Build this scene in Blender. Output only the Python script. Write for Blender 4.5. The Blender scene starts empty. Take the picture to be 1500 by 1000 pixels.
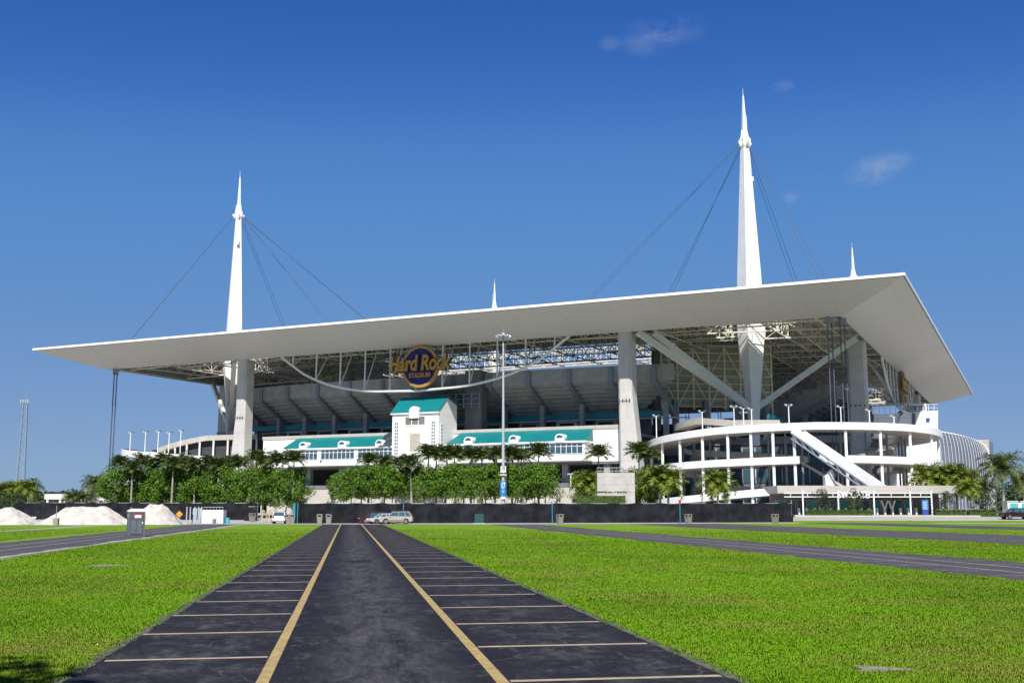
import bpy, math, random
import numpy as np
from mathutils import Vector, Matrix
random.seed(7); RNG = np.random.default_rng(7)
SC = bpy.context.scene; COL = SC.collection
PI = math.pi

# ------------------------------------------------------------------ camera, sky, sun
F, HZ, H = 1604.0, 746.0, 2.0                       # focal in 1500 px, horizon row, eye height
PITCH = math.atan((HZ-500)/F)
cam = bpy.data.cameras.new("camera"); camo = bpy.data.objects.new("camera", cam); COL.objects.link(camo)
camo.location = (0, 0, H); camo.rotation_euler = (PI/2+PITCH, 0, 0)
cam.sensor_fit = 'HORIZONTAL'; cam.sensor_width = 36; cam.lens = 36*F/1500
cam.clip_start = 0.5; cam.clip_end = 12000
SC.camera = camo
SUN_EL = math.radians(44); SUN_DIR = Vector((-0.05, -0.9987, 0))     # direction towards the sun, seen from above
w = bpy.data.worlds.new("World"); SC.world = w; w.use_nodes = True
nt = w.node_tree; N = nt.nodes; LK = nt.links; bg = N['Background']
sky = N.new('ShaderNodeTexSky'); sky.sky_type = 'NISHITA'; sky.sun_disc = False
sky.sun_elevation = SUN_EL; sky.sun_rotation = math.atan2(SUN_DIR.x, SUN_DIR.y) % (2*PI)
sky.altitude = 0; sky.air_density = 1.0; sky.dust_density = 0.0; sky.ozone_density = 4.0
hsv = N.new('ShaderNodeHueSaturation'); hsv.inputs['Saturation'].default_value = 1.18
hsv.inputs['Hue'].default_value = 0.508
LK.new(sky.outputs[0], hsv.inputs['Color'])
# a few thin clouds, each a patch of noise round one direction of the sky
geo = N.new('ShaderNodeTexCoord')
noi = N.new('ShaderNodeTexNoise'); noi.inputs['Scale'].default_value = 30; noi.inputs['Detail'].default_value = 9
noi.inputs['Roughness'].default_value = 0.62; noi.inputs['Distortion'].default_value = 0.5
mp = N.new('ShaderNodeMapping'); mp.inputs['Scale'].default_value = (0.8, 1, 1.7); mp.inputs['Location'].default_value = (3.7, 1.3, 5.1)
LK.new(geo.outputs['Generated'], mp.inputs[0]); LK.new(mp.outputs[0], noi.inputs['Vector'])
def math_node(op, a, b=None, tree=None):
    t = tree or nt; n = t.nodes.new('ShaderNodeMath'); n.operation = op
    for i, x in enumerate((a, b)):
        if x is None: continue
        if isinstance(x, (int, float)): n.inputs[i].default_value = x
        else: t.links.new(x, n.inputs[i])
    return n.outputs[0]
def ray(px, py):
    fw = np.array([0, math.cos(PITCH), math.sin(PITCH)]); up = np.array([0, -math.sin(PITCH), math.cos(PITCH)])
    return (px-750)*np.array([1., 0, 0]) + (500-py)*up + F*fw
tot = None
for (px, py, rx, rz, amt) in ((950, 56, .030, .018, .42), (992, 44, .034, .014, .36), (1268, 254, .024, .014, .55), (1290, 245, .026, .014, .55), (1316, 238, .020, .010, .4), (1147, 127, .012, .006, .45), (1158, 290, .008, .007, .5), (893, 64, .012, .008, .35), (1200, 262, .006, .005, .3)):
    d = ray(px, py); d /= np.linalg.norm(d)
    sx = N.new('ShaderNodeSeparateXYZ'); LK.new(geo.outputs['Generated'], sx.inputs[0])
    ex = math_node('DIVIDE', math_node('SUBTRACT', sx.outputs[0], float(d[0])), rx)
    ez = math_node('DIVIDE', math_node('SUBTRACT', sx.outputs[2], float(d[2])), rz)
    r2 = math_node('ADD', math_node('MULTIPLY', ex, ex), math_node('MULTIPLY', ez, ez))
    fall = math_node('POWER', math_node('MAXIMUM', math_node('SUBTRACT', 1.0, r2), 0.0), 1.6)
    fall = math_node('MULTIPLY', fall, math_node('GREATER_THAN', sx.outputs[1], 0.0))
    m = math_node('MULTIPLY', fall, amt)
    tot = m if tot is None else math_node('ADD', tot, m)
nr = N.new('ShaderNodeMapRange'); nr.inputs[1].default_value = .38; nr.inputs[2].default_value = .70
LK.new(noi.outputs[0], nr.inputs[0])
cm = math_node('MULTIPLY', math_node('MULTIPLY', tot, nr.outputs[0]), 0.45)
mix = N.new('ShaderNodeMix'); mix.data_type = 'RGBA'; mix.inputs['B'].default_value = (4.6, 5.0, 5.8, 1)
LK.new(cm, mix.inputs['Factor']); # even the sky out: per channel power curve from zenith to horizon
sp_ = N.new('ShaderNodeSeparateColor'); LK.new(hsv.outputs[0], sp_.inputs[0]); cb = N.new('ShaderNodeCombineColor')
for k_, pts_ in enumerate((((.07, .029), (.105, .066), (.20, .105), (.352, .147), (1, .22)), ((.168, .110), (.238, .190), (.40, .232), (.591, .262), (1, .33)), ((.402, .375), (.527, .465), (.66, .475), (.823, .480), (1, .50)))):
    fc = N.new('ShaderNodeFloatCurve'); LK.new(math_node('MULTIPLY', sp_.outputs[k_], .1), fc.inputs['Value']); cv_ = fc.mapping.curves[0]
    cv_.points[0].location = (0, 0); cv_.points[-1].location = pts_[-1]
    for p_ in pts_[:-1]: cv_.points.new(*p_)
    fc.mapping.update(); LK.new(math_node('MULTIPLY', fc.outputs[0], 10.0), cb.inputs[k_])
LK.new(cb.outputs[0], mix.inputs['A'])
LK.new(mix.outputs['Result'], bg.inputs['Color']); bg.inputs['Strength'].default_value = 0.10
sl = bpy.data.lights.new("sun", 'SUN'); sl.energy = 5.0; sl.angle = math.radians(.53); sl.color = (1, .955, .88)
so = bpy.data.objects.new("sun", sl); COL.objects.link(so)
sd = Vector((SUN_DIR.x*math.cos(SUN_EL), SUN_DIR.y*math.cos(SUN_EL), math.sin(SUN_EL)))
so.rotation_euler = sd.to_track_quat('Z', 'Y').to_euler(); so.location = (0, -50, 80)
vs = SC.view_settings; vs.view_transform = 'Standard'; vs.look = 'None'; vs.exposure = 0.3; vs.gamma = 1
SC.cycles.max_bounces = 6; SC.cycles.diffuse_bounces = 4; SC.cycles.transparent_max_bounces = 6
SC.cycles.use_denoising = True

# ------------------------------------------------------------------ frames of reference
R0 = np.array([81.40743868, 222.36908934, 0.])       # the canopy's near corner on the ground
U = np.array([-0.90298188, 0.42967862, 0.]); V = np.array([0.42967862, 0.90298188, 0.])
LU, LV, INS = 252.0, 262.0, 15.5
def W(u, v, z=0.): return R0 + u*U + v*V + np.array([0, 0, z])
def uv(p): q = np.asarray(p)-R0; return float(q@U), float(q@V), float(q[2])
EYE = np.array([0, 0, H])
def PV(px, py, v): r = ray(px, py); t = ((R0+v*V-EYE)@V)/(r@V); return uv(EYE+r*t)
def PU(px, py, u): r = ray(px, py); t = ((R0+u*U-EYE)@U)/(r@U); return uv(EYE+r*t)
def Y(px, py, y): r = ray(px, py); return EYE + r*(y/r[1])
def gz(y):                                            # the ground: level, then a slight rise to the plaza
    t = min(1, max(0, (y-166)/34.)); return 1.0*t*t*(3-2*t)
def G(px, py):
    r = ray(px, py); z = 0
    for _ in range(30): q = EYE + r*((z-H)/r[2]); z = gz(q[1])
    return q
def GX(px, y): q = Y(px, HZ, y); return np.array([q[0], y, gz(y)])

# ------------------------------------------------------------------ materials
MATS = {}
def mat(name, col, rough=.6, metal=0., var=0., scale=1., spec=.5, joints=None, grime=0., second=None, sec_scale=3., bump=0., coat=0., alpha=None):
    """Principled with large and fine noise in its colour; joints: (dz, width) panel joints by height; second: colour of a second tone in patches"""
    m = bpy.data.materials.new(name); m.use_nodes = True; t = m.node_tree; b = t.nodes['Principled BSDF']
    b.inputs['Roughness'].default_value = rough; b.inputs['Metallic'].default_value = metal
    b.inputs['Specular IOR Level'].default_value = spec
    if coat: b.inputs['Coat Weight'].default_value = coat
    g = t.nodes.new('ShaderNodeNewGeometry'); pos = g.outputs['Position']
    c = None
    rgb = t.nodes.new('ShaderNodeRGB'); rgb.outputs[0].default_value = (*col, 1); c = rgb.outputs[0]
    def mixc(fac, a, bcol, blend='MIX'):
        n = t.nodes.new('ShaderNodeMix'); n.data_type = 'RGBA'; n.blend_type = blend
        if isinstance(fac, float): n.inputs['Factor'].default_value = fac
        else: t.links.new(fac, n.inputs['Factor'])
        t.links.new(a, n.inputs['A'])
        if isinstance(bcol, tuple): n.inputs['B'].default_value = (*bcol, 1)
        else: t.links.new(bcol, n.inputs['B'])
        return n.outputs['Result']
    def noise(s, d=4, stretch=None):
        n = t.nodes.new('ShaderNodeTexNoise'); n.inputs['Scale'].default_value = s; n.inputs['Detail'].default_value = d
        if stretch:
            k = t.nodes.new('ShaderNodeMapping'); k.inputs['Scale'].default_value = stretch
            t.links.new(pos, k.inputs[0]); t.links.new(k.outputs[0], n.inputs['Vector'])
        else: t.links.new(pos, n.inputs['Vector'])
        return n.outputs[0]
    def rng(x, a, b_, lo=0., hi=1.):
        n = t.nodes.new('ShaderNodeMapRange'); n.inputs[1].default_value = a; n.inputs[2].default_value = b_
        n.inputs[3].default_value = lo; n.inputs[4].default_value = hi; t.links.new(x, n.inputs[0]); return n.outputs[0]
    if second: c = mixc(rng(noise(sec_scale, 5), .38, .62), c, tuple(second))
    if var:
        v = rng(noise(scale, 6), .3, .7, 1-var, 1+var)
        n = t.nodes.new('ShaderNodeVectorMath'); n.operation = 'SCALE'
        t.links.new(c, n.inputs[0]); t.links.new(v, n.inputs['Scale']); c = n.outputs[0]
    if grime:                                         # streaks of dirt running down
        c = mixc(rng(noise(.9, 6, (1, 1, .12)), .52, .78, 0, grime), c, (.16, .14, .11))
    if joints:
        s = t.nodes.new('ShaderNodeSeparateXYZ'); t.links.new(pos, s.inputs[0])
        fr = math_node('FRACT', math_node('DIVIDE', s.outputs[2], joints[0], t), None, t)
        c = mixc(math_node('MULTIPLY', math_node('LESS_THAN', fr, joints[1]/joints[0], t), .45, t), c, (.12, .12, .12))
    t.links.new(c, b.inputs['Base Color'])
    if bump:
        bn = t.nodes.new('ShaderNodeBump'); bn.inputs['Strength'].default_value = bump; bn.inputs['Distance'].default_value = .05
        t.links.new(noise(scale*6, 6), bn.inputs['Height']); t.links.new(bn.outputs[0], b.inputs['Normal'])
    MATS[name] = m; return m
M_white = mat('white_paint', (.80, .80, .79), .5, var=.05, scale=.5, grime=.10)
M_wall = mat('white_wall', (.80, .79, .77), .7, var=.05, scale=.3, grime=.12, joints=(2.2, .05))
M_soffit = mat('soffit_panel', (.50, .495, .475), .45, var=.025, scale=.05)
def seams(m, su, sv, amt):
    t = m.node_tree; b = t.nodes['Principled BSDF']; src = b.inputs['Base Color'].links[0].from_socket; g = t.nodes.new('ShaderNodeNewGeometry'); f = None
    for ax, st in ((U, su), (V, sv)):
        d = t.nodes.new('ShaderNodeVectorMath'); d.operation = 'DOT_PRODUCT'; d.inputs[1].default_value = tuple(ax/st); t.links.new(g.outputs['Position'], d.inputs[0])
        l = math_node('LESS_THAN', math_node('FRACT', d.outputs['Value'], None, t), .13/st, t); f = l if f is None else math_node('MAXIMUM', f, l, t)
    n = t.nodes.new('ShaderNodeMix'); n.data_type = 'RGBA'; t.links.new(math_node('MULTIPLY', f, amt, t), n.inputs['Factor']); t.links.new(src, n.inputs['A']); n.inputs['B'].default_value = (.1, .1, .1, 1)
    t.links.new(n.outputs['Result'], b.inputs['Base Color'])
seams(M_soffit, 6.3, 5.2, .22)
M_trim = mat('edge_trim_white', (.85, .85, .85), .4)
M_roof = mat('roof_membrane', (.30, .30, .29), .8, var=.1, scale=.3)
M_conc = mat('pylon_concrete', (.50, .485, .46), .8, var=.08, scale=.35, joints=(3.4, .06), grime=.22)
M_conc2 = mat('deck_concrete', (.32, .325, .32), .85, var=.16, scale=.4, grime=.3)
M_tan = mat('tan_concrete_and_shade', (.46, .43, .385), .8, var=.08, scale=.4, grime=.2)
M_rib = mat('painted_steel_blue_grey', (.20, .235, .27), .6, var=.08)
M_steel = mat('white_steel', (.66, .66, .62), .5, var=.06)
M_frame = mat('scoreboard_frame_paint', (.90, .86, .70), .6)
M_truss = mat('cream_steel', (.68, .64, .53), .6, var=.1, scale=.4)
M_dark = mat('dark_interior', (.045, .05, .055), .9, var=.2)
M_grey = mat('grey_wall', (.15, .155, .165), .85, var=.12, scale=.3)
M_teal = mat('teal_metal_roof', (.004, .175, .19), .4, var=.10, scale=.4, spec=.4)
M_tealp = mat('teal_paint', (.015, .24, .31), .5, var=.08)
M_glass = mat('window_glass', (.045, .095, .125), .12, spec=.8)
M_glassb = mat('blue_glass', (.12, .145, .19), .25, spec=.6, var=.15, scale=.2)
M_seat = mat('seat_teal', (.06, .13, .16), .7, var=.2)
M_louver = mat('louver_panel', (.50, .47, .37), .8, var=.12, joints=(2.0, .25))
M_cable = mat('dark_cable', (.07, .09, .12), .5)
M_gold = mat('gold_letters', (.42, .235, .045), .45, metal=.15, var=.08)
M_navy = mat('navy_disc', (.008, .008, .12), .5)
M_asph = None
M_black = mat('black_mesh_screen', (.013, .013, .015), .95, spec=.08, var=.25, scale=.6, second=(.022, .024, .03), sec_scale=.8)
M_fpost = mat('galvanised_post', (.35, .36, .37), .5, metal=.4)
M_sand = mat('pale_sand', (.64, .595, .53), .95, var=.10, scale=2.5, bump=.9, second=(.48, .43, .37), sec_scale=.9)
M_trunk = mat('palm_trunk_grey', (.34, .31, .27), .9, var=.18, scale=2, joints=(.45, .06))
M_bark = mat('brown_bark', (.14, .11, .085), .9, var=.25, scale=3)
M_shaft = mat('crownshaft_green', (.13, .22, .04), .5, var=.1)
def leafmat(n, a, b, sc=.7, rough=.5):
    m = mat(n, a, rough, second=b, sec_scale=sc, var=.25, scale=2.3, spec=.35)
    t = m.node_tree; bs = t.nodes['Principled BSDF']; o = t.nodes['Material Output']
    tr = t.nodes.new('ShaderNodeBsdfTranslucent'); ms = t.nodes.new('ShaderNodeMixShader'); ms.inputs[0].default_value = .22
    src = bs.inputs['Base Color'].links[0].from_socket; t.links.new(src, tr.inputs['Color'])
    t.links.new(bs.outputs[0], ms.inputs[1]); t.links.new(tr.outputs[0], ms.inputs[2]); t.links.new(ms.outputs[0], o.inputs['Surface'])
    return m
M_leaf = leafmat('broadleaf_green', (.075, .165, .012), (.130, .235, .018))
M_leafd = leafmat('dark_leaf', (.030, .060, .016), (.045, .085, .018))
M_palm = leafmat('royal_palm_leaf', (.080, .120, .028), (.135, .165, .045))
M_coco = leafmat('coconut_palm_leaf', (.13, .19, .018), (.21, .24, .03))
M_hedge = leafmat('hedge_leaf', (.050, .095, .014), (.08, .13, .02), 3)
M_far = mat('far_wood', (.045, .075, .04), .95, var=.35, scale=.12)
M_tyre = mat('tyre_rubber', (.018, .018, .018), .85)
M_rim = mat('wheel_rim', (.45, .45, .46), .3, metal=.8)
M_bin = mat('beige_bin', (.24, .23, .19), .75, var=.1)
M_loo = mat('grey_plastic', (.11, .125, .14), .55, var=.1, scale=1.5)
M_lood = mat('grey_plastic_dark', (.075, .085, .10), .55)
M_red = mat('red_paint', (.45, .03, .03), .5)
M_plain = mat('white_sheet', (.75, .75, .74), .6)
M_lamp = mat('lamp_housing', (.42, .43, .45), .35)
M_lampd = mat('lamp_housing_dark', (.09, .10, .11), .4)
M_blue = mat('blue_sign', (.03, .20, .52), .5)
M_blued = mat('deep_blue_sign', (.025, .07, .30), .5)
M_post = mat('teal_post', (.02, .22, .30), .5)
M_orange = mat('orange_board', (.65, .30, .03), .6)
M_wood = mat('raw_timber', (.48, .38, .22), .8, var=.15)
M_tealk = mat('turquoise_panel', (.05, .42, .46), .5)
M_head = mat('headlight_glass', (.7, .72, .74), .15)
M_tail = mat('taillight_red', (.35, .012, .012), .3)
M_trimblk = mat('black_plastic', (.02, .02, .02), .6)
M_plaza = mat('plaza_paving', (.42, .395, .36), .9, var=.08, scale=.5)
M_tele = mat('telecom_mast_steel', (.30, .33, .38), .6)

# ------------------------------------------------------------------ mesh builder
class MB:
    def __init__(s): s.v = []; s.f = []; s.m = []; s.mats = []
    def _mi(s, m):
        if m not in s.mats: s.mats.append(m)
        return s.mats.index(m)
    def add(s, vs_, fs, m=None):
        o = len(s.v); s.v += [tuple(map(float, p)) for p in vs_]; mi = s._mi(m)
        for f in fs: s.f.append(tuple(o+i for i in f)); s.m.append(mi)
        return s
    def quad(s, a, b, c, d, m=None): return s.add([a, b, c, d], [(0, 1, 2, 3)], m)
    def hexa(s, b4, t4, m=None):
        return s.add(list(b4)+list(t4), [(3, 2, 1, 0), (4, 5, 6, 7), (0, 1, 5, 4), (1, 2, 6, 5), (2, 3, 7, 6), (3, 0, 4, 7)], m)
    def box(s, c, d, m=None, rz=0.):                 # world axes box, c its centre
        x, y, z = (k/2 for k in d); cs, sn = math.cos(rz), math.sin(rz)
        P = [(c[0]+a*x*cs-b*y*sn, c[1]+a*x*sn+b*y*cs, c[2]+e*z) for e in (-1, 1) for a, b in ((-1, -1), (1, -1), (1, 1), (-1, 1))]
        return s.hexa(P[:4], P[4:], m)
    def ubox(s, u0, u1, v0, v1, z0, z1, m=None):     # box in the stadium's own axes
        P = [W(a, b, z) for z in (z0, z1) for a, b in ((u1, v0), (u0, v0), (u0, v1), (u1, v1))]
        return s.hexa(P[:4], P[4:], m)
    def tube(s, p, q, r, r2=None, n=6, m=None, cap=True):
        p, q = Vector(p), Vector(q); d = (q-p)
        if d.length < 1e-6: return s
        d.normalize(); a = d.orthogonal().normalized(); b = d.cross(a); r2 = r if r2 is None else r2
        P = [p+(a*math.cos(2*PI*i/n)+b*math.sin(2*PI*i/n))*r for i in range(n)] + [q+(a*math.cos(2*PI*i/n)+b*math.sin(2*PI*i/n))*r2 for i in range(n)]
        fs = [(i, (i+1) % n, n+(i+1) % n, n+i) for i in range(n)]
        if cap: fs += [tuple(range(n-1, -1, -1)), tuple(range(n, 2*n))]
        return s.add(P, fs, m)
    def path(s, pts, r, n=6, m=None):
        for a, b in zip(pts[:-1], pts[1:]): s.tube(a, b, r, None, n, m)
        return s
    def beam(s, p, q, wd, ht, m=None):               # rectangular bar, wd horizontal, ht the other way
        p, q = Vector(p), Vector(q); d = (q-p).normalized()
        a = d.cross(Vector((0, 0, 1)));
        if a.length < 1e-4: a = Vector((1, 0, 0))
        a.normalize(); b = a.cross(d)
        c = [(-1, -1), (1, -1), (1, 1), (-1, 1)]
        return s.hexa([p+a*x*wd/2+b*y*ht/2 for x, y in c], [q+a*x*wd/2+b*y*ht/2 for x, y in c], m)
    def loft(s, rings, m=None, close=True, cap=True):
        n = len(rings[0]); P = [p for r in rings for p in r]; fs = []
        for k in range(len(rings)-1):
            for i in range(n if close else n-1):
                j = (i+1) % n; fs.append((k*n+i, k*n+j, (k+1)*n+j, (k+1)*n+i))
        if cap and close: fs += [tuple(range(n-1, -1, -1)), tuple(range((len(rings)-1)*n, len(rings)*n))]
        return s.add(P, fs, m)
    def build(s, name, parent=None, m=None, loc=None, smooth=False):
        """link as ONE object; vertices are in world space unless the parent is a local prototype"""
        me = bpy.data.meshes.new(name)
        off = Vector((0, 0, 0))
        if parent is not None: off = root_loc(parent)
        elif loc is not None: off = Vector(loc)
        me.from_pydata([tuple(Vector(p)-off) for p in s.v], [], s.f)
        for x in s.mats: me.materials.append(x if x is not None else m)
        me.polygons.foreach_set('material_index', s.m)
        if smooth: me.polygons.foreach_set('use_smooth', [True]*len(s.f))
        me.update()
        o = bpy.data.objects.new(name, me); COL.objects.link(o)
        if parent is not None: o.parent = parent
        elif loc is not None: o.location = loc
        return o
def root_loc(o):
    l = Vector(o.location)
    while o.parent is not None: o = o.parent; l += Vector(o.location)
    return l
def tag(o, label=None, cat=None, group=None, kind=None):
    if label: o['label'] = label
    if cat: o['category'] = cat
    if group: o['group'] = group
    if kind: o['kind'] = kind
    return o
def thing(name, label, cat, loc, group=None, rz=0.):
    o = bpy.data.objects.new(name, None); COL.objects.link(o); o.location = tuple(map(float, loc)); o.rotation_euler = (0, 0, rz)
    o.empty_display_size = .3
    return tag(o, label, cat, group)
def copy_tree(o, parent=None):
    c = o.copy(); COL.objects.link(c)
    if parent is not None: c.parent = parent
    for ch in list(o.children): copy_tree(ch, c)
    return c
def place(proto, loc, rz=0., sc=1., label=None, group=None, first=False):
    c = proto if first else copy_tree(proto)
    c.location = tuple(map(float, loc)); c.rotation_euler = (0, 0, rz); c.scale = (sc,)*3
    if label: c['label'] = label
    if group: c['group'] = group
    return c
def text_mesh(name, body, size, m, mtx, parent, extrude=.1, offset=0., shear=0., width=None, spacing=1.):
    """lettering as a mesh; mtx: world matrix whose XY plane carries the text, centred"""
    cu = bpy.data.curves.new(name, 'FONT'); cu.body = body; cu.size = size; cu.extrude = extrude; cu.offset = offset; cu.shear = shear
    cu.align_x = 'CENTER'; cu.align_y = 'CENTER'; cu.space_character = spacing
    tmp = bpy.data.objects.new('lettering_source', cu); COL.objects.link(tmp)
    dg = bpy.context.evaluated_depsgraph_get()
    me = bpy.data.meshes.new_from_object(tmp.evaluated_get(dg)); bpy.data.objects.remove(tmp)
    co = np.empty(len(me.vertices)*3); me.vertices.foreach_get('co', co); co = co.reshape(-1, 3)
    if width: co[:, 0] *= width/(co[:, 0].max()-co[:, 0].min())
    off = root_loc(parent) if parent is not None else Vector((0, 0, 0))
    out = [tuple((mtx @ Vector(p))-off) for p in co]
    me.vertices.foreach_set('co', np.array(out).ravel()); me.update()
    me.materials.clear(); me.materials.append(m); me.name = name
    o = bpy.data.objects.new(name, me); COL.objects.link(o)
    if parent is not None: o.parent = parent
    return o
def frame_matrix(o, x, y, z):
    m = Matrix((x, y, z)).transposed().to_4x4(); m.translation = Vector(o); return m
ORD = ['first', 'second', 'third', 'fourth', 'fifth', 'sixth', 'seventh', 'eighth', 'ninth', 'tenth', 'eleventh', 'twelfth', 'thirteenth', 'fourteenth', 'fifteenth', 'sixteenth', 'seventeenth', 'eighteenth', 'nineteenth', 'twentieth', 'twenty-first', 'twenty-second', 'twenty-third', 'twenty-fourth', 'twenty-fifth', 'twenty-sixth']

# ------------------------------------------------------------------ ground, lanes, paths
def nt_ground(m, colA, colB, scale, dry=None, rough=.9, bump=.6, fine=30., stripes=None):
    m.use_nodes = True; t = m.node_tree; b = t.nodes['Principled BSDF']; b.inputs['Roughness'].default_value = rough
    b.inputs['Specular IOR Level'].default_value = .2
    g = t.nodes.new('ShaderNodeNewGeometry')
    def ns(s, d=8, r=.6):
        n = t.nodes.new('ShaderNodeTexNoise'); n.inputs['Scale'].default_value = s; n.inputs['Detail'].default_value = d; n.inputs['Roughness'].default_value = r
        t.links.new(g.outputs['Position'], n.inputs['Vector']); return n.outputs[0]
    def ramp(x, a, b_):
        n = t.nodes.new('ShaderNodeMapRange'); n.inputs[1].default_value = a; n.inputs[2].default_value = b_; t.links.new(x, n.inputs[0]); return n.outputs[0]
    def mx(f, a, bb):
        n = t.nodes.new('ShaderNodeMix'); n.data_type = 'RGBA'; t.links.new(f, n.inputs['Factor'])
        for k, x in (('A', a), ('B', bb)):
            if isinstance(x, tuple): n.inputs[k].default_value = (*x, 1)
            else: t.links.new(x, n.inputs[k])
        return n.outputs['Result']
    c = mx(ramp(ns(scale), .35, .65), colA, colB)
    c2 = mx(ramp(ns(fine, 4, .7), .3, .7), tuple(k*.72 for k in colA), tuple(min(1, k*1.15) for k in colB))
    n = t.nodes.new('ShaderNodeMix'); n.data_type = 'RGBA'; n.inputs['Factor'].default_value = .45
    t.links.new(c, n.inputs['A']); t.links.new(c2, n.inputs['B']); c = n.outputs['Result']
    if dry:
        c = mx(math_node('MULTIPLY', ramp(ns(.22, 10, .68), .47, .66), .80, t), c, dry)
        c = mx(math_node('MULTIPLY', ramp(ns(.9, 8, .6), .58, .72), .45, t), c, tuple(k*.72 for k in dry))
        c = mx(math_node('MULTIPLY', ramp(ns(.12, 6, .6), .48, .62), .50, t), c, tuple(k*.66 for k in colA))
    t.links.new(c, b.inputs['Base Color'])
    bn = t.nodes.new('ShaderNodeBump'); bn.inputs['Strength'].default_value = bump; bn.inputs['Distance'].default_value = .06
    t.links.new(ns(fine*.5, 8, .8), bn.inputs['Height']); t.links.new(bn.outputs[0], b.inputs['Normal'])
    return m
GA, GB = (.135, .280, .005), (.190, .335, .008)
M_grass = nt_ground(bpy.data.materials.new('lawn'), GA, GB, .5, dry=(.19, .20, .03), fine=9.)
ys = [-60, 0, 10, 60, 120, 150] + [166+34*i/12 for i in range(13)] + [230, 300, 500, 1000, 3000, 9000]
xs = [-9000, -3000, -1000, -400, -200, -100, 0, 100, 200, 400, 1000, 3000, 9000]
g_ = MB(); g_.add([(x, y, gz(y)) for y in ys for x in xs], [(j*len(xs)+i, j*len(xs)+i+1, (j+1)*len(xs)+i+1, (j+1)*len(xs)+i) for j in range(len(ys)-1) for i in range(len(xs)-1)], M_grass)
tag(g_.build('ground'), kind='structure')

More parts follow.
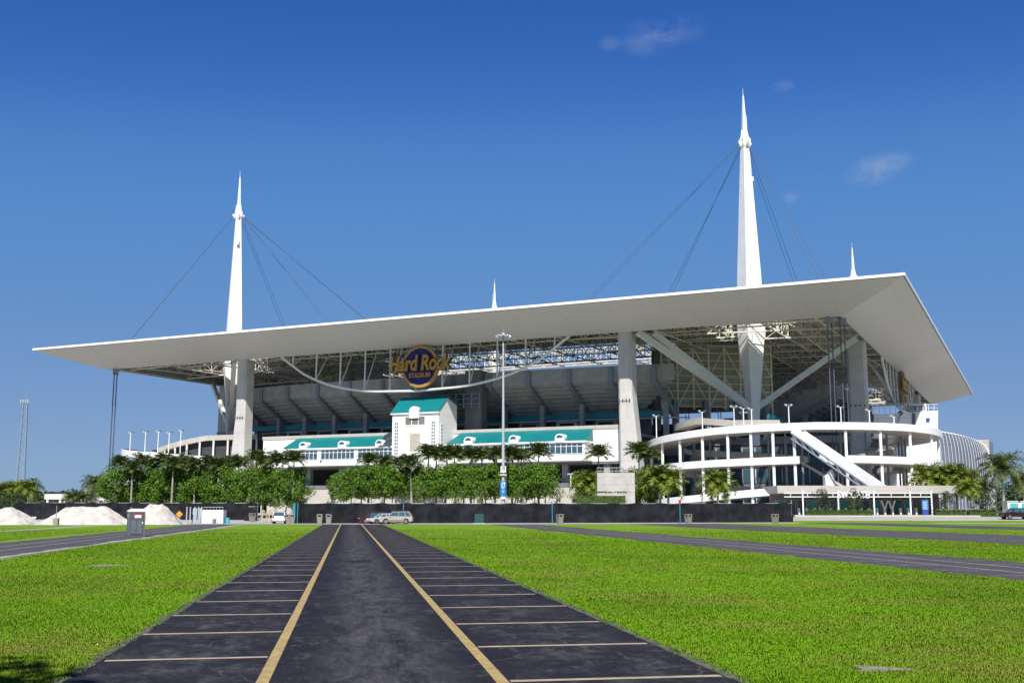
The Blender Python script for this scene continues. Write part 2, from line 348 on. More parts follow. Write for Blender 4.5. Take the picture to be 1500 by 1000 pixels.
DL = np.array([-240.0, F*math.cos(PITCH)+246*math.sin(PITCH), 0]); DL /= np.linalg.norm(DL)     # the way the lanes run
DN = np.array([DL[1], -DL[0], 0])                                                             # across them, to the right
def lat(px, py): return float(G(px, py)@DN)
LC0, LC1 = lat(82, 1000), lat(1096, 1000)
def asphalt(name, dark, grey, wear, streak=None):
    m = bpy.data.materials.new(name); m.use_nodes = True; t = m.node_tree; b = t.nodes['Principled BSDF']
    b.inputs['Roughness'].default_value = .78; b.inputs['Specular IOR Level'].default_value = .08
    g = t.nodes.new('ShaderNodeNewGeometry')
    rot = t.nodes.new('ShaderNodeMapping'); rot.inputs['Rotation'].default_value = (0, 0, -math.atan2(DL[1], DL[0])+PI/2); rot.vector_type = 'POINT'
    t.links.new(g.outputs['Position'], rot.inputs[0])
    def ns(s, d=8, r=.62, st=(1, 1, 1)):
        k = t.nodes.new('ShaderNodeMapping'); k.inputs['Scale'].default_value = st; t.links.new(rot.outputs[0], k.inputs[0])
        n = t.nodes.new('ShaderNodeTexNoise'); n.inputs['Scale'].default_value = s; n.inputs['Detail'].default_value = d; n.inputs['Roughness'].default_value = r
        t.links.new(k.outputs[0], n.inputs['Vector']); return n.outputs[0]
    def ramp(x, a, b_, lo=0., hi=1.):
        n = t.nodes.new('ShaderNodeMapRange'); n.inputs[1].default_value = a; n.inputs[2].default_value = b_; n.inputs[3].default_value = lo; n.inputs[4].default_value = hi
        t.links.new(x, n.inputs[0]); return n.outputs[0]
    def mx(f, a, bb):
        n = t.nodes.new('ShaderNodeMix'); n.data_type = 'RGBA'; t.links.new(f, n.inputs['Factor'])
        for k, x in (('A', a), ('B', bb)):
            if isinstance(x, tuple): n.inputs[k].default_value = (*x, 1)
            else: t.links.new(x, n.inputs[k])
        return n.outputs['Result']
    c = mx(ramp(ns(.25, 5), .35, .7), dark, tuple(k*1.6 for k in dark))
    c = mx(ramp(ns(70, 3, .8), .42, .78, 0, .75), c, tuple(k*3.0 for k in dark))                  # aggregate
    c = mx(ramp(ns(2.2, 15, .86, (1, .35, 1)), .535, .66, 0, wear*.75), c, grey)                    # scuffed patches
    c = mx(ramp(ns(7, 12, .88, (1, .45, 1)), .58, .68, 0, wear*.8), c, tuple(min(1, k*1.3) for k in grey))
    c = mx(ramp(ns(5, 14, .85, (2.2, .12, 1)), .60, .70, 0, wear*.6), c, tuple(min(1, k*1.1) for k in grey))      # scrapes along the drive
    c = mx(ramp(ns(.55, 4, .5), .66, .72, 0, .7), c, tuple(k*.45 for k in dark))                   # oil stains
    if streak:                                        # pale wheel-worn band down the middle of the drive
        sx_ = t.nodes.new('ShaderNodeSeparateXYZ'); t.links.new(rot.outputs[0], sx_.inputs[0])
        e_ = math_node('DIVIDE', math_node('SUBTRACT', sx_.outputs[0], streak[0], t), streak[1], t)
        e_ = math_node('MAXIMUM', math_node('SUBTRACT', 1.0, math_node('MULTIPLY', e_, e_, t), t), 0.0, t)
        c = mx(math_node('MULTIPLY', math_node('POWER', e_, 1.6, t), ramp(ns(2.0, 15, .85, (1, .22, 1)), .42, .64, 0, .75), t), c, grey)
        for off in (-2.6, 2.7):
            e_ = math_node('DIVIDE', math_node('SUBTRACT', sx_.outputs[0], streak[0]+off, t), 1.2, t)
            e_ = math_node('MAXIMUM', math_node('SUBTRACT', 1.0, math_node('MULTIPLY', e_, e_, t), t), 0.0, t)
            c = mx(math_node('MULTIPLY', e_, ramp(ns(2.4, 15, .85, (.8, .5, 1)), .48, .64, 0, .55), t), c, grey)
    cr = t.nodes.new('ShaderNodeTexVoronoi'); cr.feature = 'DISTANCE_TO_EDGE'; cr.inputs['Scale'].default_value = .22
    wv = t.nodes.new('ShaderNodeVectorMath'); wv.operation = 'ADD'; k = t.nodes.new('ShaderNodeTexNoise'); k.inputs['Scale'].default_value = 1.1; k.inputs['Detail'].default_value = 6
    t.links.new(rot.outputs[0], k.inputs['Vector']); t.links.new(rot.outputs[0], wv.inputs[0]); t.links.new(k.outputs['Color'], wv.inputs[1]); t.links.new(wv.outputs[0], cr.inputs['Vector'])
    c = mx(ramp(cr.outputs['Distance'], .0, .0045, .6, 0), c, (.13, .12, .11))
    t.links.new(c, b.inputs['Base Color'])
    t.links.new(ramp(ns(3), .3, .7, .62, .85), b.inputs['Roughness'])
    bn = t.nodes.new('ShaderNodeBump'); bn.inputs['Strength'].default_value = .35; bn.inputs['Distance'].default_value = .02
    t.links.new(ns(45, 5, .8), bn.inputs['Height']); t.links.new(bn.outputs[0], b.inputs['Normal'])
    return m
M_asph = asphalt('sealed_asphalt', (.0145, .0140, .0165), (.15, .142, .135), .9, (lat(548, 900), 1.15))
M_asph2 = asphalt('old_asphalt', (.055, .051, .054), (.20, .195, .19), .9)
M_yel = mat('yellow_line_paint', (.45, .325, .12), .8, var=.18, scale=4, second=(.35, .25, .095), sec_scale=9)
M_pale = mat('faded_line_paint', (.46, .36, .22), .85, var=.2, scale=4, second=(.36, .29, .19), sec_scale=8)
M_pale2 = mat('pale_line_paint', (.40, .37, .32), .85, var=.2, scale=4)
M_path = mat('pale_path', (.34, .32, .285), .9, var=.12, scale=.6)
def on(l, s, z=0.): p = l*DN + s*DL; return (p[0], p[1], gz(p[1])+z)
def strip(name, l0, l1, s0, s1, z, m, wob=0., step=1.0, kind='structure'):
    n = max(2, int((s1-s0)/step)); mb = MB(); P = []
    rA, rB = np.random.default_rng(int(abs(l0)*97)+1), np.random.default_rng(int(abs(l1)*89)+2)
    a = np.convolve(rA.normal(0, 1, n+9), np.ones(4)/4, 'same')+.6*rA.normal(0, .6, n+9); b = np.convolve(rB.normal(0, 1, n+9), np.ones(4)/4, 'same')+.6*rB.normal(0, .6, n+9)
    for i in range(n+1):
        s = s0+(s1-s0)*i/n; P += [on(l0+wob*a[i], s, z), on(l1+wob*b[i], s, z)]
    mb.add(P, [(2*i, 2*i+1, 2*i+3, 2*i+2) for i in range(n)], m)
    return tag(mb.build(name), kind=kind)
YL, YR = lat(384, 1000), lat(737, 1000)
SEND = 158.
strip('asphalt_lane', LC0, LC1, 4, SEND, .004, M_asph, .035, .3)
M_dirt = mat('gritty_dirt', (.14, .125, .10), .95, second=(.05, .055, .025), sec_scale=5, var=.3, scale=14, bump=.4)
for k_, l_ in enumerate((LC0, LC1)): strip('dirt_edge', l_-.09, l_+.09, 4, SEND, .007, M_dirt, .03, .15)
lanes = [(lat(0, 815), lat(0, 795)), (lat(1500, 850), lat(1500, 824)), (lat(1500, 797), lat(1500, 784)), (lat(1500, 776), lat(1500, 771.5))]
for a, b in lanes: strip('asphalt_lane', min(a, b), max(a, b), 20, SEND, .004, M_asph2, .2, 1)
l0 = lat(0, 778); strip('footpath', l0-.9, l0+.9, 30, 150, .004, M_path, .15, 1)
l0 = lanes[0][0]; strip('dirt_edge', max(lanes[0])-.2, max(lanes[0])+.9, 30, 150, .003, M_path, .3, 1)
# the cross road in front of the fence, and the plaza
mb = MB(); P = []
for i in range(41):
    x = -150+4.5*i; P += [(x, 151.5+.4*math.sin(x*.3)+max(0, x-2)*.32, .005), (x, 164.2, .005)]
mb.add(P, [(2*i, 2*i+2, 2*i+3, 2*i+1) for i in range(40)], M_path); tag(mb.build('cross_road'), kind='structure')
mb = MB(); P = []; yb = [164.2, 170, 176, 182, 188, 194, 200, 260, 420, 760]
for xa, xb, y0_ in ((-330, -55, 168), (-55, Y(1160, 760, 171)[0], 164.2), (Y(1160, 760, 171)[0], 420, 177)):
    yy_ = [y0_]+[y for y in yb if y > y0_+1]; o_ = []
    mb.add([(x, y, gz(y)+.006) for y in yy_ for x in (xa, xb)], [(2*i, 2*i+1, 2*i+3, 2*i+2) for i in range(len(yy_)-1)], M_plaza)
tag(mb.build('pavement'), kind='structure')
# painted lines: the aisle's edge lines and every stall line of the middle lane
mk = MB()
def line(l0, s0, l1, s1, wd, m, z=.009):
    p, q = l0*DN+s0*DL, l1*DN+s1*DL; d = (q-p)/np.linalg.norm(q-p); nrm = np.array([-d[1], d[0], 0])*wd/2; n = max(1, int(np.linalg.norm(q-p)/2))
    for i in range(n):
        a, b = p+(q-p)*i/n, p+(q-p)*(i+1)/n
        if a[1] > 163: continue
        mk.quad((*(a-nrm)[:2], gz(a[1])+z), (*(b-nrm)[:2], gz(b[1])+z), (*(b+nrm)[:2], gz(b[1])+z), (*(a+nrm)[:2], gz(a[1])+z), m)
line(YL, 5, YL, SEND, .15, M_yel); line(YR, 5, YR, SEND, .15, M_yel)
def sal(px, py): return float(G(px, py)@DL)
sL = [sal(402, 962.5), sal(419, 924), sal(430, 899)]; dS = (sL[2]-sL[0])/2
sR = [sal(738, 998), sal(697, 946.5), sal(668, 914)]; dR = (sR[2]-sR[0])/2
for k in range(-2, 48):
    s = sL[0]+k*dS
    if s < 150: line(LC0+.08+random.random()*.15, s-.05, YL-.1, s+.03, .15, M_pale)
    s = sR[0]+k*dR
    if s < 150: line(YR+.1, s, LC1-.08-random.random()*.15, s+.05, .15, M_pale)
for (a, b) in lanes[:3]:
    mid = (a+b)/2; hw = abs(a-b)/2
    line(mid-hw*.28, 20, mid-hw*.28, 155, .12, M_pale2); line(mid+hw*.28, 20, mid+hw*.28, 155, .12, M_pale2)
    for k in range(44):
        s = 22+k*dS
        line(mid-hw+.3, s, mid-hw*.3, s, .08, M_pale2); line(mid+hw*.3, s, mid+hw-.3, s, .08, M_pale2)
tag(mk.build('painted_lines'), kind='structure')
mb = MB(); c = G(527, 822)
mb.add([(c[0]+.55*math.cos(a)*.9, c[1]+1.0*math.sin(a), .012) for a in [2*PI*i/20 for i in range(20)]], [tuple(range(20))], mat('rusty_iron', (.004, .005, .003), .7, var=.3, scale=9))
tag(mb.build('manhole_cover', loc=c), 'dark round manhole cover set in the middle of the asphalt lane', 'manhole')
M_bare = mat('bare_concrete_patch', (.27, .25, .19), .95, var=.2, scale=5, second=(.22, .2, .12), sec_scale=4)
for px, py, rx, ry, lab in ((1290, 980, .36, .26, 'worn concrete slab showing through the grass near the lower right'), (158, 828, .7, .8, 'bare stony patch in the grass left of the asphalt lane')):
    mb = MB(); c = G(px, py); rr = [1+.35*math.sin(3*a+px)+.15*math.sin(7*a) for a in [2*PI*i/24 for i in range(24)]]
    mb.add([(c[0]+rx*rr[i]*math.cos(2*PI*i/24), c[1]+ry*rr[i]*math.sin(2*PI*i/24), .012) for i in range(24)], [tuple(range(24))], M_bare)
    tag(mb.build('bare_patch'), kind='structure')

# ------------------------------------------------------------------ the stadium
ST = thing('stadium', 'large white stadium under a wide flat grey canopy hung from four tall masts', 'stadium', W(LU/2, LV/2, 0))
HE, HS, HT = 50.0, 45.0, 50.55                         # canopy edge, lower soffit edge, top of the trim
# canopy: sloping soffit all round, trim, roof deck with openings round the masts
MU, MV = 42., 42.
MASTS = [(MU, MV), (LU-MU, MV), (MU, LV-30.), (LU-MU, LV-30.)]
mb = MB()
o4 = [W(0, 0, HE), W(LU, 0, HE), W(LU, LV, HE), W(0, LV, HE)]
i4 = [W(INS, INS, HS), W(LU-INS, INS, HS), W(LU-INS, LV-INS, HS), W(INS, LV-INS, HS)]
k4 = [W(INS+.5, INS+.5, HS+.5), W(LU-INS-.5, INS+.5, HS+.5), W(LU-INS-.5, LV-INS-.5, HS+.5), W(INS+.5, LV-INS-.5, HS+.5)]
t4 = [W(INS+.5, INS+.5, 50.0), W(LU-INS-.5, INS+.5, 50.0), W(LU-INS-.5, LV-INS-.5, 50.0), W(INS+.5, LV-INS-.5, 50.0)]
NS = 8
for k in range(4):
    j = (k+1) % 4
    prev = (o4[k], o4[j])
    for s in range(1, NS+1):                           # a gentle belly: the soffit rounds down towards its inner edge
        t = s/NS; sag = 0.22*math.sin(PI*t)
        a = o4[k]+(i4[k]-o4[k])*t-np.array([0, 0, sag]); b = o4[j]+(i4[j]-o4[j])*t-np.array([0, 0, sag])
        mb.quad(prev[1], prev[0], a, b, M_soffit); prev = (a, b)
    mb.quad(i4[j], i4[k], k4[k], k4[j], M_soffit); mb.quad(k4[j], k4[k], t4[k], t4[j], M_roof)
canopy = mb.build('canopy', ST, smooth=False)
mb = MB(); e = .12
q4 = [W(-e, -e), W(LU+e, -e), W(LU+e, LV+e), W(-e, LV+e)]; r4 = [W(.7, .7), W(LU-.7, .7), W(LU-.7, LV-.7), W(.7, LV-.7)]
def zz(p, z): return (p[0], p[1], z)
for k in range(4):
    j = (k+1) % 4
    mb.hexa([zz(q4[k], HE-.05), zz(q4[j], HE-.05), zz(r4[j], HE-.05), zz(r4[k], HE-.05)], [zz(q4[k], HT), zz(q4[j], HT), zz(r4[j], HT+.1), zz(r4[k], HT+.1)], M_trim)
mb.build('edge_trim', canopy)
def zroof(ins): return 50.2 + 2.6*min(1, max(0, ins)/80)
mb = MB(); DEEP = 76.; cs = 6.3
nu, nv = int(LU/cs), int(LV/cs); du, dv = LU/nu, LV/nv
def inset(u, v): return min(u, v, LU-u, LV-v)
for a in range(nu):
    for b in range(nv):
        cu_, cv_ = (a+.5)*du, (b+.5)*dv
        if inset(cu_, cv_) > DEEP or any(math.hypot(cu_-mu, cv_-mv) < 11.5 for mu, mv in MASTS): continue
        P = [(a*du, b*dv), ((a+1)*du, b*dv), ((a+1)*du, (b+1)*dv), (a*du, (b+1)*dv)]
        for dz in (0, -.35): mb.quad(*[W(p, q, zroof(inset(p, q))+dz) for p, q in P], M_roof)
mb.build('roof_deck', canopy)
def truss(pa, pb, zb0, zb1, zt0, zt1, n, r=.17, m=M_truss):
    """planar truss between plan points pa and pb"""
    mb = MB(); B = []; T = []
    for i in range(n+1):
        t = i/n; u_, v_ = pa[0]+(pb[0]-pa[0])*t, pa[1]+(pb[1]-pa[1])*t
        B.append(W(u_, v_, zb0+(zb1-zb0)*t)); T.append(W(u_, v_, zt0+(zt1-zt0)*t))
    for i in range(n):
        mb.tube(B[i], B[i+1], r*1.25, None, 5, m); mb.tube(T[i], T[i+1], r, None, 5, m)
        mb.tube(B[i], T[i+1] if i % 2 else T[i], r*.7, None, 4, m); mb.tube(B[i+1], T[i+1] if not i % 2 else T[i], r*.7, None, 4, m)
        mb.tube(B[i], T[i+1], r*.6, None, 4, m) if not i % 2 else None
    return mb
IN1 = 88.
for u_ in range(22, 236, 13): truss((u_, 16.2), (u_, IN1), 45.8, 47.6, 49.6, 52.2, 12).build('roof_truss', ST)
for v_ in range(24, 246, 13): truss((16.2, v_), (IN1, v_), 45.8, 47.6, 49.6, 52.2, 12).build('roof_truss', ST)
for v_ in range(24, 246, 26): truss((LU-16.2, v_), (LU-IN1, v_), 45.8, 47.6, 49.6, 52.2, 12).build('roof_truss', ST)
for u_ in range(22, 236, 26): truss((u_, LV-16.2), (u_, LV-IN1), 45.8, 47.6, 49.6, 52.2, 12).build('roof_truss', ST)
for ins in (30, 46, 62, 77, 82, 88):
    zb, zt = 45.9+1.8*ins/88, 49.5+2.6*ins/88
    c4 = [(ins, ins), (LU-ins, ins), (LU-ins, LV-ins), (ins, LV-ins)]
    for k in range(4):
        a, b = c4[k], c4[(k+1) % 4]; n = max(6, int(math.hypot(a[0]-b[0], a[1]-b[1])/5.2))
        mb = truss(a, b, zb, zb, zt, zt, n, .2 if ins > 70 else .15)
        mb.build('ring_truss', ST)
# masts
dg_ = lambda u_, v_: (1 if u_ > LU/2 else -1, 1 if v_ > LV/2 else -1)
ANCH = [(15.5, 15.5, 46), (90, 34, 51.5), (34, 90, 51.5), (84, 84, 53)]
for (mu, mv) in MASTS:
    su, sv = dg_(mu, mv)
    d1 = (su*U+sv*V)/math.sqrt(2); d2 = np.array([-d1[1], d1[0], 0])
    def sq(z, h):
        c = W(mu, mv, z)
        return [c+(d1*a+d2*b)*h for a, b in ((1, 1), (-1, 1), (-1, -1), (1, -1))]
    mb = MB(); mb.loft([sq(18, .95), sq(26, 1.1), sq(46, 2.45), sq(50, 2.5), sq(62, 2.2), sq(80, 1.5), sq(97, .82)], M_white)
    mast = mb.build('mast', ST)
    mb = MB(); mb.loft([sq(96.4, .9), sq(97.2, 1.15), sq(98.6, 1.15), sq(99.2, .85)], M_white)
    mb.loft([sq(99.2, .8), sq(101.5, .55)], M_white)
    c = W(mu, mv, 0)
    for a in range(4):
        dd = (d1, d2, -d1, -d2)[a]
        mb.beam(c+dd*.9+np.array([0, 0, 97.6]), c+dd*1.75+np.array([0, 0, 97.2]), .45, 1.3, M_white)
        mb.tube(c+dd*1.0+np.array([0, 0, 98.6]), c+dd*.75+np.array([0, 0, 101.2]), .16, .08, 5, M_white)
    mb.tube(c+d2*.8+np.array([0, 0, 100]), c+d2*.8+np.array([0, 0, 105.4]), .13, .05, 5, M_white)
    mb.build('mast_head', mast)
    mb = MB(); mb.loft([sq(101.4, .50), sq(104, .42), sq(110.8, .15)], M_white); mb.tube(W(mu, mv, 110.2), W(mu, mv, 113), .09, .03, 5, M_white); mb.build('spire', mast)
    pb = MB(); p = c+d2*1.75+np.array([0, 0, 88]); pb.box(p, (.9, .9, 1.2), M_steel); pb.tube(p, p-d2*1.0, .1, None, 5, M_steel); pb.build('maintenance_cage', mast)
    for (au, av, az) in ANCH:
        uu = au if su < 0 else LU-au; vv = av if sv < 0 else LV-av
        for s in (-1, 1):
            q = W(uu+s*.7*(1 if au != av else sv), vv-s*.7*su*(1 if au == av else 0)+0, az)
            h = c+np.array([0, 0, 97.3]); dirn = q-h; dirn[2] = 0; dirn /= np.linalg.norm(dirn); sd_ = np.array([-dirn[1], dirn[0], 0])
            MB().tube(h+dirn*1.5+sd_*s*.35, q, .06, None, 5, M_cable).build('cable', mast)
# concrete pylons and the struts that spring from the mast feet to them
def pylon(cu_, cv_, wu, wv, flu, flv, z1=45.1):
    """flu, flv: which way the foot splays"""
    def rg(z, t):
        u0, u1 = cu_-wu/2+min(0, flu)*t, cu_+wu/2+max(0, flu)*t; v0, v1 = cv_-wv/2+min(0, flv)*t, cv_+wv/2+max(0, flv)*t; ch = .55
        P = [(u0+ch, v0), (u0, v0+ch), (u0, v1-ch), (u0+ch, v1), (u1-ch, v1), (u1, v1-ch), (u1, v0+ch), (u1-ch, v0)]
        return [W(a, b, z) for a, b in P]
    mb = MB(); mb.loft([rg(0, 3.2), rg(14, 1.5), rg(29.5, 0), rg(z1, 0)], M_conc); o = mb.build('pylon', ST)
    if cv_ < LV/2:
        MB().box(W(cu_, cv_-wv/2-.12, 28.2), (wu*.8, .12, .12), M_steel, -.444).build('lamp_bracket', o)
        for a in range(4): MB().box(W(cu_-wu/2+wu*(a+.5)/4, cv_-wv/2-.3, 28.3), (.34, .3, .42), M_lampd).build('lamp', o)
    return o
for su in (0, 1):
    for sv in (0, 1):
        fu = lambda u_: u_ if not su else LU-u_
        fv = lambda v_: v_ if not sv else LV-v_
        pylon(fu(67.2), fv(17.8), 3.5, 4.4, -1.0 if not su else 1.0, 0)
        pylon(fu(18.2), fv(57.5 if not su else 68), 4.6, 3.8, 0, -1.0 if not sv else 1.0)
        for a, b in (((64, 16.5), 0), ((61, 19.5), 0), ((17, 50 if not su else 62), 1)):
            MB().beam(W(fu(42), 42 if not sv else LV-30, 27), W(fu(a[0]), fv(a[1]), 45), 1.1, 1.5, M_steel).build('mast_strut', ST)
# tied arch under the canopy's edge, front and right
CH = [PV(x, y, INS) for x, y in ((418, 522), (440, 534), (470, 549), (500, 557), (530, 564), (560, 569), (590, 572), (620, 573), (653, 570), (685, 564), (716, 556), (748, 545), (780, 530), (812, 512), (840, 494))]
half = LU/2
def chz(d):                                            # chord height by distance from the middle, symmetric
    P = [(0, 33.2), (14, 33.7), (22, 34.8), (30, 36.8), (37, 39.9), (44.4, 45)]
    for (a, za), (b, zb) in zip(P[:-1], P[1:]):
        if d <= b: return za+(zb-za)*(d-a)/(b-a)
    return 45
def arch(pt, nd=22):
    mb = MB(); P = [pt(-44.4+88.8*i/nd, INS, chz(abs(-44.4+88.8*i/nd))) for i in range(nd+1)]
    mb.path(P, .34, 8, M_steel); o = mb.build('arch_chord', ST)
    for i in range(nd+1):
        x = -44.4+88.8*i/nd
        if i % 2 == 0 or i in (0, nd) or abs(x) > 42: continue
        MB().tube(pt(x, INS, chz(abs(x))), pt(x, INS+.2, 45.2), .24, None, 6, M_steel).build('arch_strut', o)
        MB().tube(pt(x, INS, chz(abs(x))), pt(x, INS+6.5, 46.5), .18, None, 6, M_steel).build('arch_strut', o)
arch(lambda x, dpt, z: W(half+x, dpt, z)); arch(lambda x, dpt, z: W(dpt, LV/2+x, z)); arch(lambda x, dpt, z: W(half+x, LV-dpt, z), 12)
# tie-down cables at the lower corners of the soffit
for base, lab in (((15.5, 15.5), 0), ((LU-15.5, 15.5), 0)):
    for a, b in (((2.6 if base[0] < 50 else -2.6), .4), (.3, 3.4)):
        u_, v_ = base[0]+a, base[1]+b
        for s in (-.45, .45):
            MB().tube(W(u_+s, v_-s*.3, HS+.3), W(u_+s, v_-s*.3, 1), .13, None, 6, M_cable).build('tie_cable', ST)
        mb = MB(); mb.box(W(u_, v_, HS-.4), (1.6, 1.2, 1.6), M_rib, .4); mb.build('cable_anchor', ST)
# seating bowl: four upper decks (outer parapet, stepped underside, rakers, columns) on a concourse
def deck(pts, name='upper_deck', rib=True, nrm=None):
    """pts: plan points of the outer top edge; nrm: inward plan direction"""
    prof = [(0, 39.0), (0, 34.9)]                       # (inward distance, height)
    NST = 9
    for i in range(NST): 
        a = 1.0+ (17.5-1.0)*i/NST; z = 34.9-(34.9-26.8)*i/NST
        q_ = (34.9-26.8)/NST; prof += [(a, z), (a, z-.52*q_), (a+1.5, z-.52*q_), (a+1.5, z-q_)]
    prof += [(20, 26.6), (42, 25.0), (42, 26.2)]
    for i in range(10): prof += [(42-4.1*(i+.0), 26.2+1.28*(i+1)), (42-4.1*(i+1), 26.2+1.28*(i+1))]
    prof += [(1.0, 39.0)]
    mb = MB(); n = len(prof)
    NR = nrm if isinstance(nrm, list) else [nrm]*len(pts); rings = [[W(p[0]+q[0]*a, p[1]+q[1]*a, z) for a, z in prof] for p, q in zip(pts, NR)]
    for k in range(len(rings)-1):
        for i in range(n):
            j = (i+1) % n; m = M_conc2 if i < 4*NST+2 or i == n-1 else M_seat
            mb.quad(rings[k][i], rings[k+1][i], rings[k+1][j], rings[k][j], m)
    mb.add(rings[0], [tuple(range(n))], M_conc2); mb.add(rings[-1], [tuple(range(n-1, -1, -1))], M_conc2)
    dk = mb.build(name, ST)
    return dk
fp = [(60, 33.5), (70, 31.6), (84, 30.6), (100, 30), (126, 29.5), (152, 30), (168, 30.6), (182, 31.6), (192, 33.5), (202, 36.5), (212, 41)]
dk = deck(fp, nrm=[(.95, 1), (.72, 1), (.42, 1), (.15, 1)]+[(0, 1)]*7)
def along(pts, t):
    L = [0]
    for a, b in zip(pts[:-1], pts[1:]): L.append(L[-1]+math.hypot(a[0]-b[0], a[1]-b[1]))
    d = t*L[-1]
    for i in range(len(pts)-1):
        if d <= L[i+1]+1e-9:
            k = (d-L[i])/(L[i+1]-L[i]); return (pts[i][0]+(pts[i+1][0]-pts[i][0])*k, pts[i][1]+(pts[i+1][1]-pts[i][1])*k)
for i in range(13):                                    # rakers with their columns
    p = along(fp, (i+.45)/13.4)
    mb = MB()
    A = [(-.5, 38.6), (-.7, 34.6), (9, 29.8), (17.6, 25.6), (19.5, 26.2), (10, 31.5), (1, 36)]
    mb.loft([[W(p[0]-.55, p[1]+a, z) for a, z in A], [W(p[0]+.55, p[1]+a, z) for a, z in A]], M_rib)
    mb.build('raker', dk)
    mb = MB(); mb.ubox(p[0]-.6, p[0]+.6, p[1]+8.4, p[1]+9.8, 18, 30.2, M_conc2); mb.build('column', dk)
mb = MB(); mb.path([W(p[0], p[1]+13, 26.2) for p in fp], .22, 6, M_steel); mb.build('pipe', dk)
sp = [(31, 100), (30, 106), (30, 114), (30, 131), (30, 172), (33, 190)]
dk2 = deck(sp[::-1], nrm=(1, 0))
for i in range(9):
    p = along(sp, (i+.05)/9)
    A = [(-.5, 38.6), (-.7, 34.6), (9, 29.8), (17.6, 25.6), (19.5, 26.2), (10, 31.5), (1, 36)]
    mb = MB(); mb.loft([[W(p[0]+a, p[1]-.55, z) for a, z in A], [W(p[0]+a, p[1]+.55, z) for a, z in A]], M_rib); mb.build('raker', dk2)
    mb = MB(); mb.ubox(p[0]+8.4, p[0]+9.8, p[1]-.6, p[1]+.6, 18, 30.2, M_conc2); mb.build('column', dk2)
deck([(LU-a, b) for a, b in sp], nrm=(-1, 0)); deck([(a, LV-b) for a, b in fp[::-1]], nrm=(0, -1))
# concourse level behind: slab, back wall, teal band, doorways
mb = MB()
mb.ubox(70, LU-70, 24, 80, 20.8, 21.6, M_conc2); mb.ubox(24, 80, 82, LV-70, 20.8, 21.6, M_conc2)
mb.ubox(72, 206, 50, 51, 21.6, 28.2, M_grey); mb.ubox(50, 51, 84, LV-70, 21.6, 26.4, M_grey)
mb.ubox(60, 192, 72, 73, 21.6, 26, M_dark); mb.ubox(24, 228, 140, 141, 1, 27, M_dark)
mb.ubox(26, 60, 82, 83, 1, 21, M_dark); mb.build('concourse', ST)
mb = MB(); mb.ubox(66, 204, 43.2, 44.0, 26.5, 28.0, M_tealp); mb.ubox(43.2, 44, 66, LV-70, 26.5, 28.0, M_tealp); mb.build('teal_band', ST)
for k in range(10):
    u_ = 80+k*11.5
    mb = MB(); mb.ubox(u_, u_+6.2, 44.6, 46.0, 21.6, 26.4, M_plain if k % 2 else M_tan); mb.build('kiosk', ST)
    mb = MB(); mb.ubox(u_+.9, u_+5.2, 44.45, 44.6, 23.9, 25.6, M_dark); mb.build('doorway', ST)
core = MB(); core.ubox(112.5, 117.5, 27.5, 31, 20, 39.5, M_grey); core.ubox(124, 134, 26, 29.2, 28, 35.2, M_grey)
core.build('lift_tower', ST)
mb = MB()
for a in range(9): mb.tube(W(112+a*2.4, 25.5, 29.0), W(112+a*2.4, 25.5, 33.0), .18, None, 5, M_rib)
for z in (30.2, 31.6, 33.0): mb.tube(W(112, 25.5, z), W(131.2, 25.5, z), .12, None, 5, M_rib)
mb.build('railing', ST)
# front facade between the pylons
uWL, _, zW = PV(386, 640, 22); uWR = PV(908, 620, 22)[0]; ZW = 22.9
mb = MB(); mb.ubox(uWR-1.5, uWL, 22, 25, 13.9, ZW, M_wall); fac = mb.build('facade_wall', ST)
mb = MB(); mb.ubox(uWR-1.7, uWL+.2, 21.8, 25.2, ZW-.9, ZW+.02, M_tan); mb.build('parapet', fac)
VF = 17.0
def wing(pxl, pxr, ytop_l, ytop_r, pxtl, pxtr, dorm):
    u1, u0 = PV(pxl, 655, VF)[0], PV(pxr, 648, VF)[0]; ut1, ut0 = PV(pxtl, ytop_l, 21.9)[0], PV(pxtr, ytop_r, 21.9)[0]
    ze, zt, zb = 18.9, 22.2, 14.0
    mb = MB(); mb.ubox(u0, u1, VF, 21.95, zb, ze-.45, M_wall); wg = mb.build('clubhouse_wing', ST)
    mb = MB(); mb.add([W(u1+.3, VF-.5, ze), W(u0-.3, VF-.5, ze), W(ut0, 21.9, zt), W(ut1, 21.9, zt), W(u1+.3, 21.9, ze), W(u0-.3, 21.9, ze)], [(0, 1, 2, 3), (0, 3, 4), (1, 5, 2), (0, 4, 5, 1)], M_teal); mb.build('roof', wg)
    mb = MB(); mb.ubox(u0-.35, u1+.35, VF-.55, 21.9, ze-.45, ze-.02, M_white); mb.build('eave', wg)
    nb = max(1, round((u1-u0)/11.5)); bw = (u1-u0)/nb
    for k in range(nb):
        a, b = u0+k*bw+.6, u0+(k+1)*bw-.6
        mb = MB(); mb.ubox(a, b, VF-.04, VF+.1, 15.75, 18.25, M_glass); wd = mb.build('window', wg)
        mb = MB()
        for i in range(9): x = a+(b-a)*i/8; mb.ubox(x-.065, x+.065, VF-.14, VF-.05, 15.7, 18.3, M_white)
        for z in (17.55, 15.72, 18.27): mb.ubox(a, b, VF-.135, VF-.052, z-.06, z+.06, M_white)
        mb.build('window_frame', wd)
        mb = MB(); mb.ubox(b-.2, b+.35, VF-.05, VF+.1, 14.9, 15.5, M_glass); mb.build('vent', wg)
    for px in dorm:
        uc = PV(px, 648, VF-.5)[0]
        dormer(uc, VF-.7, ze-.3, 1.25, 1.05, 2.9, wg)
    return wg
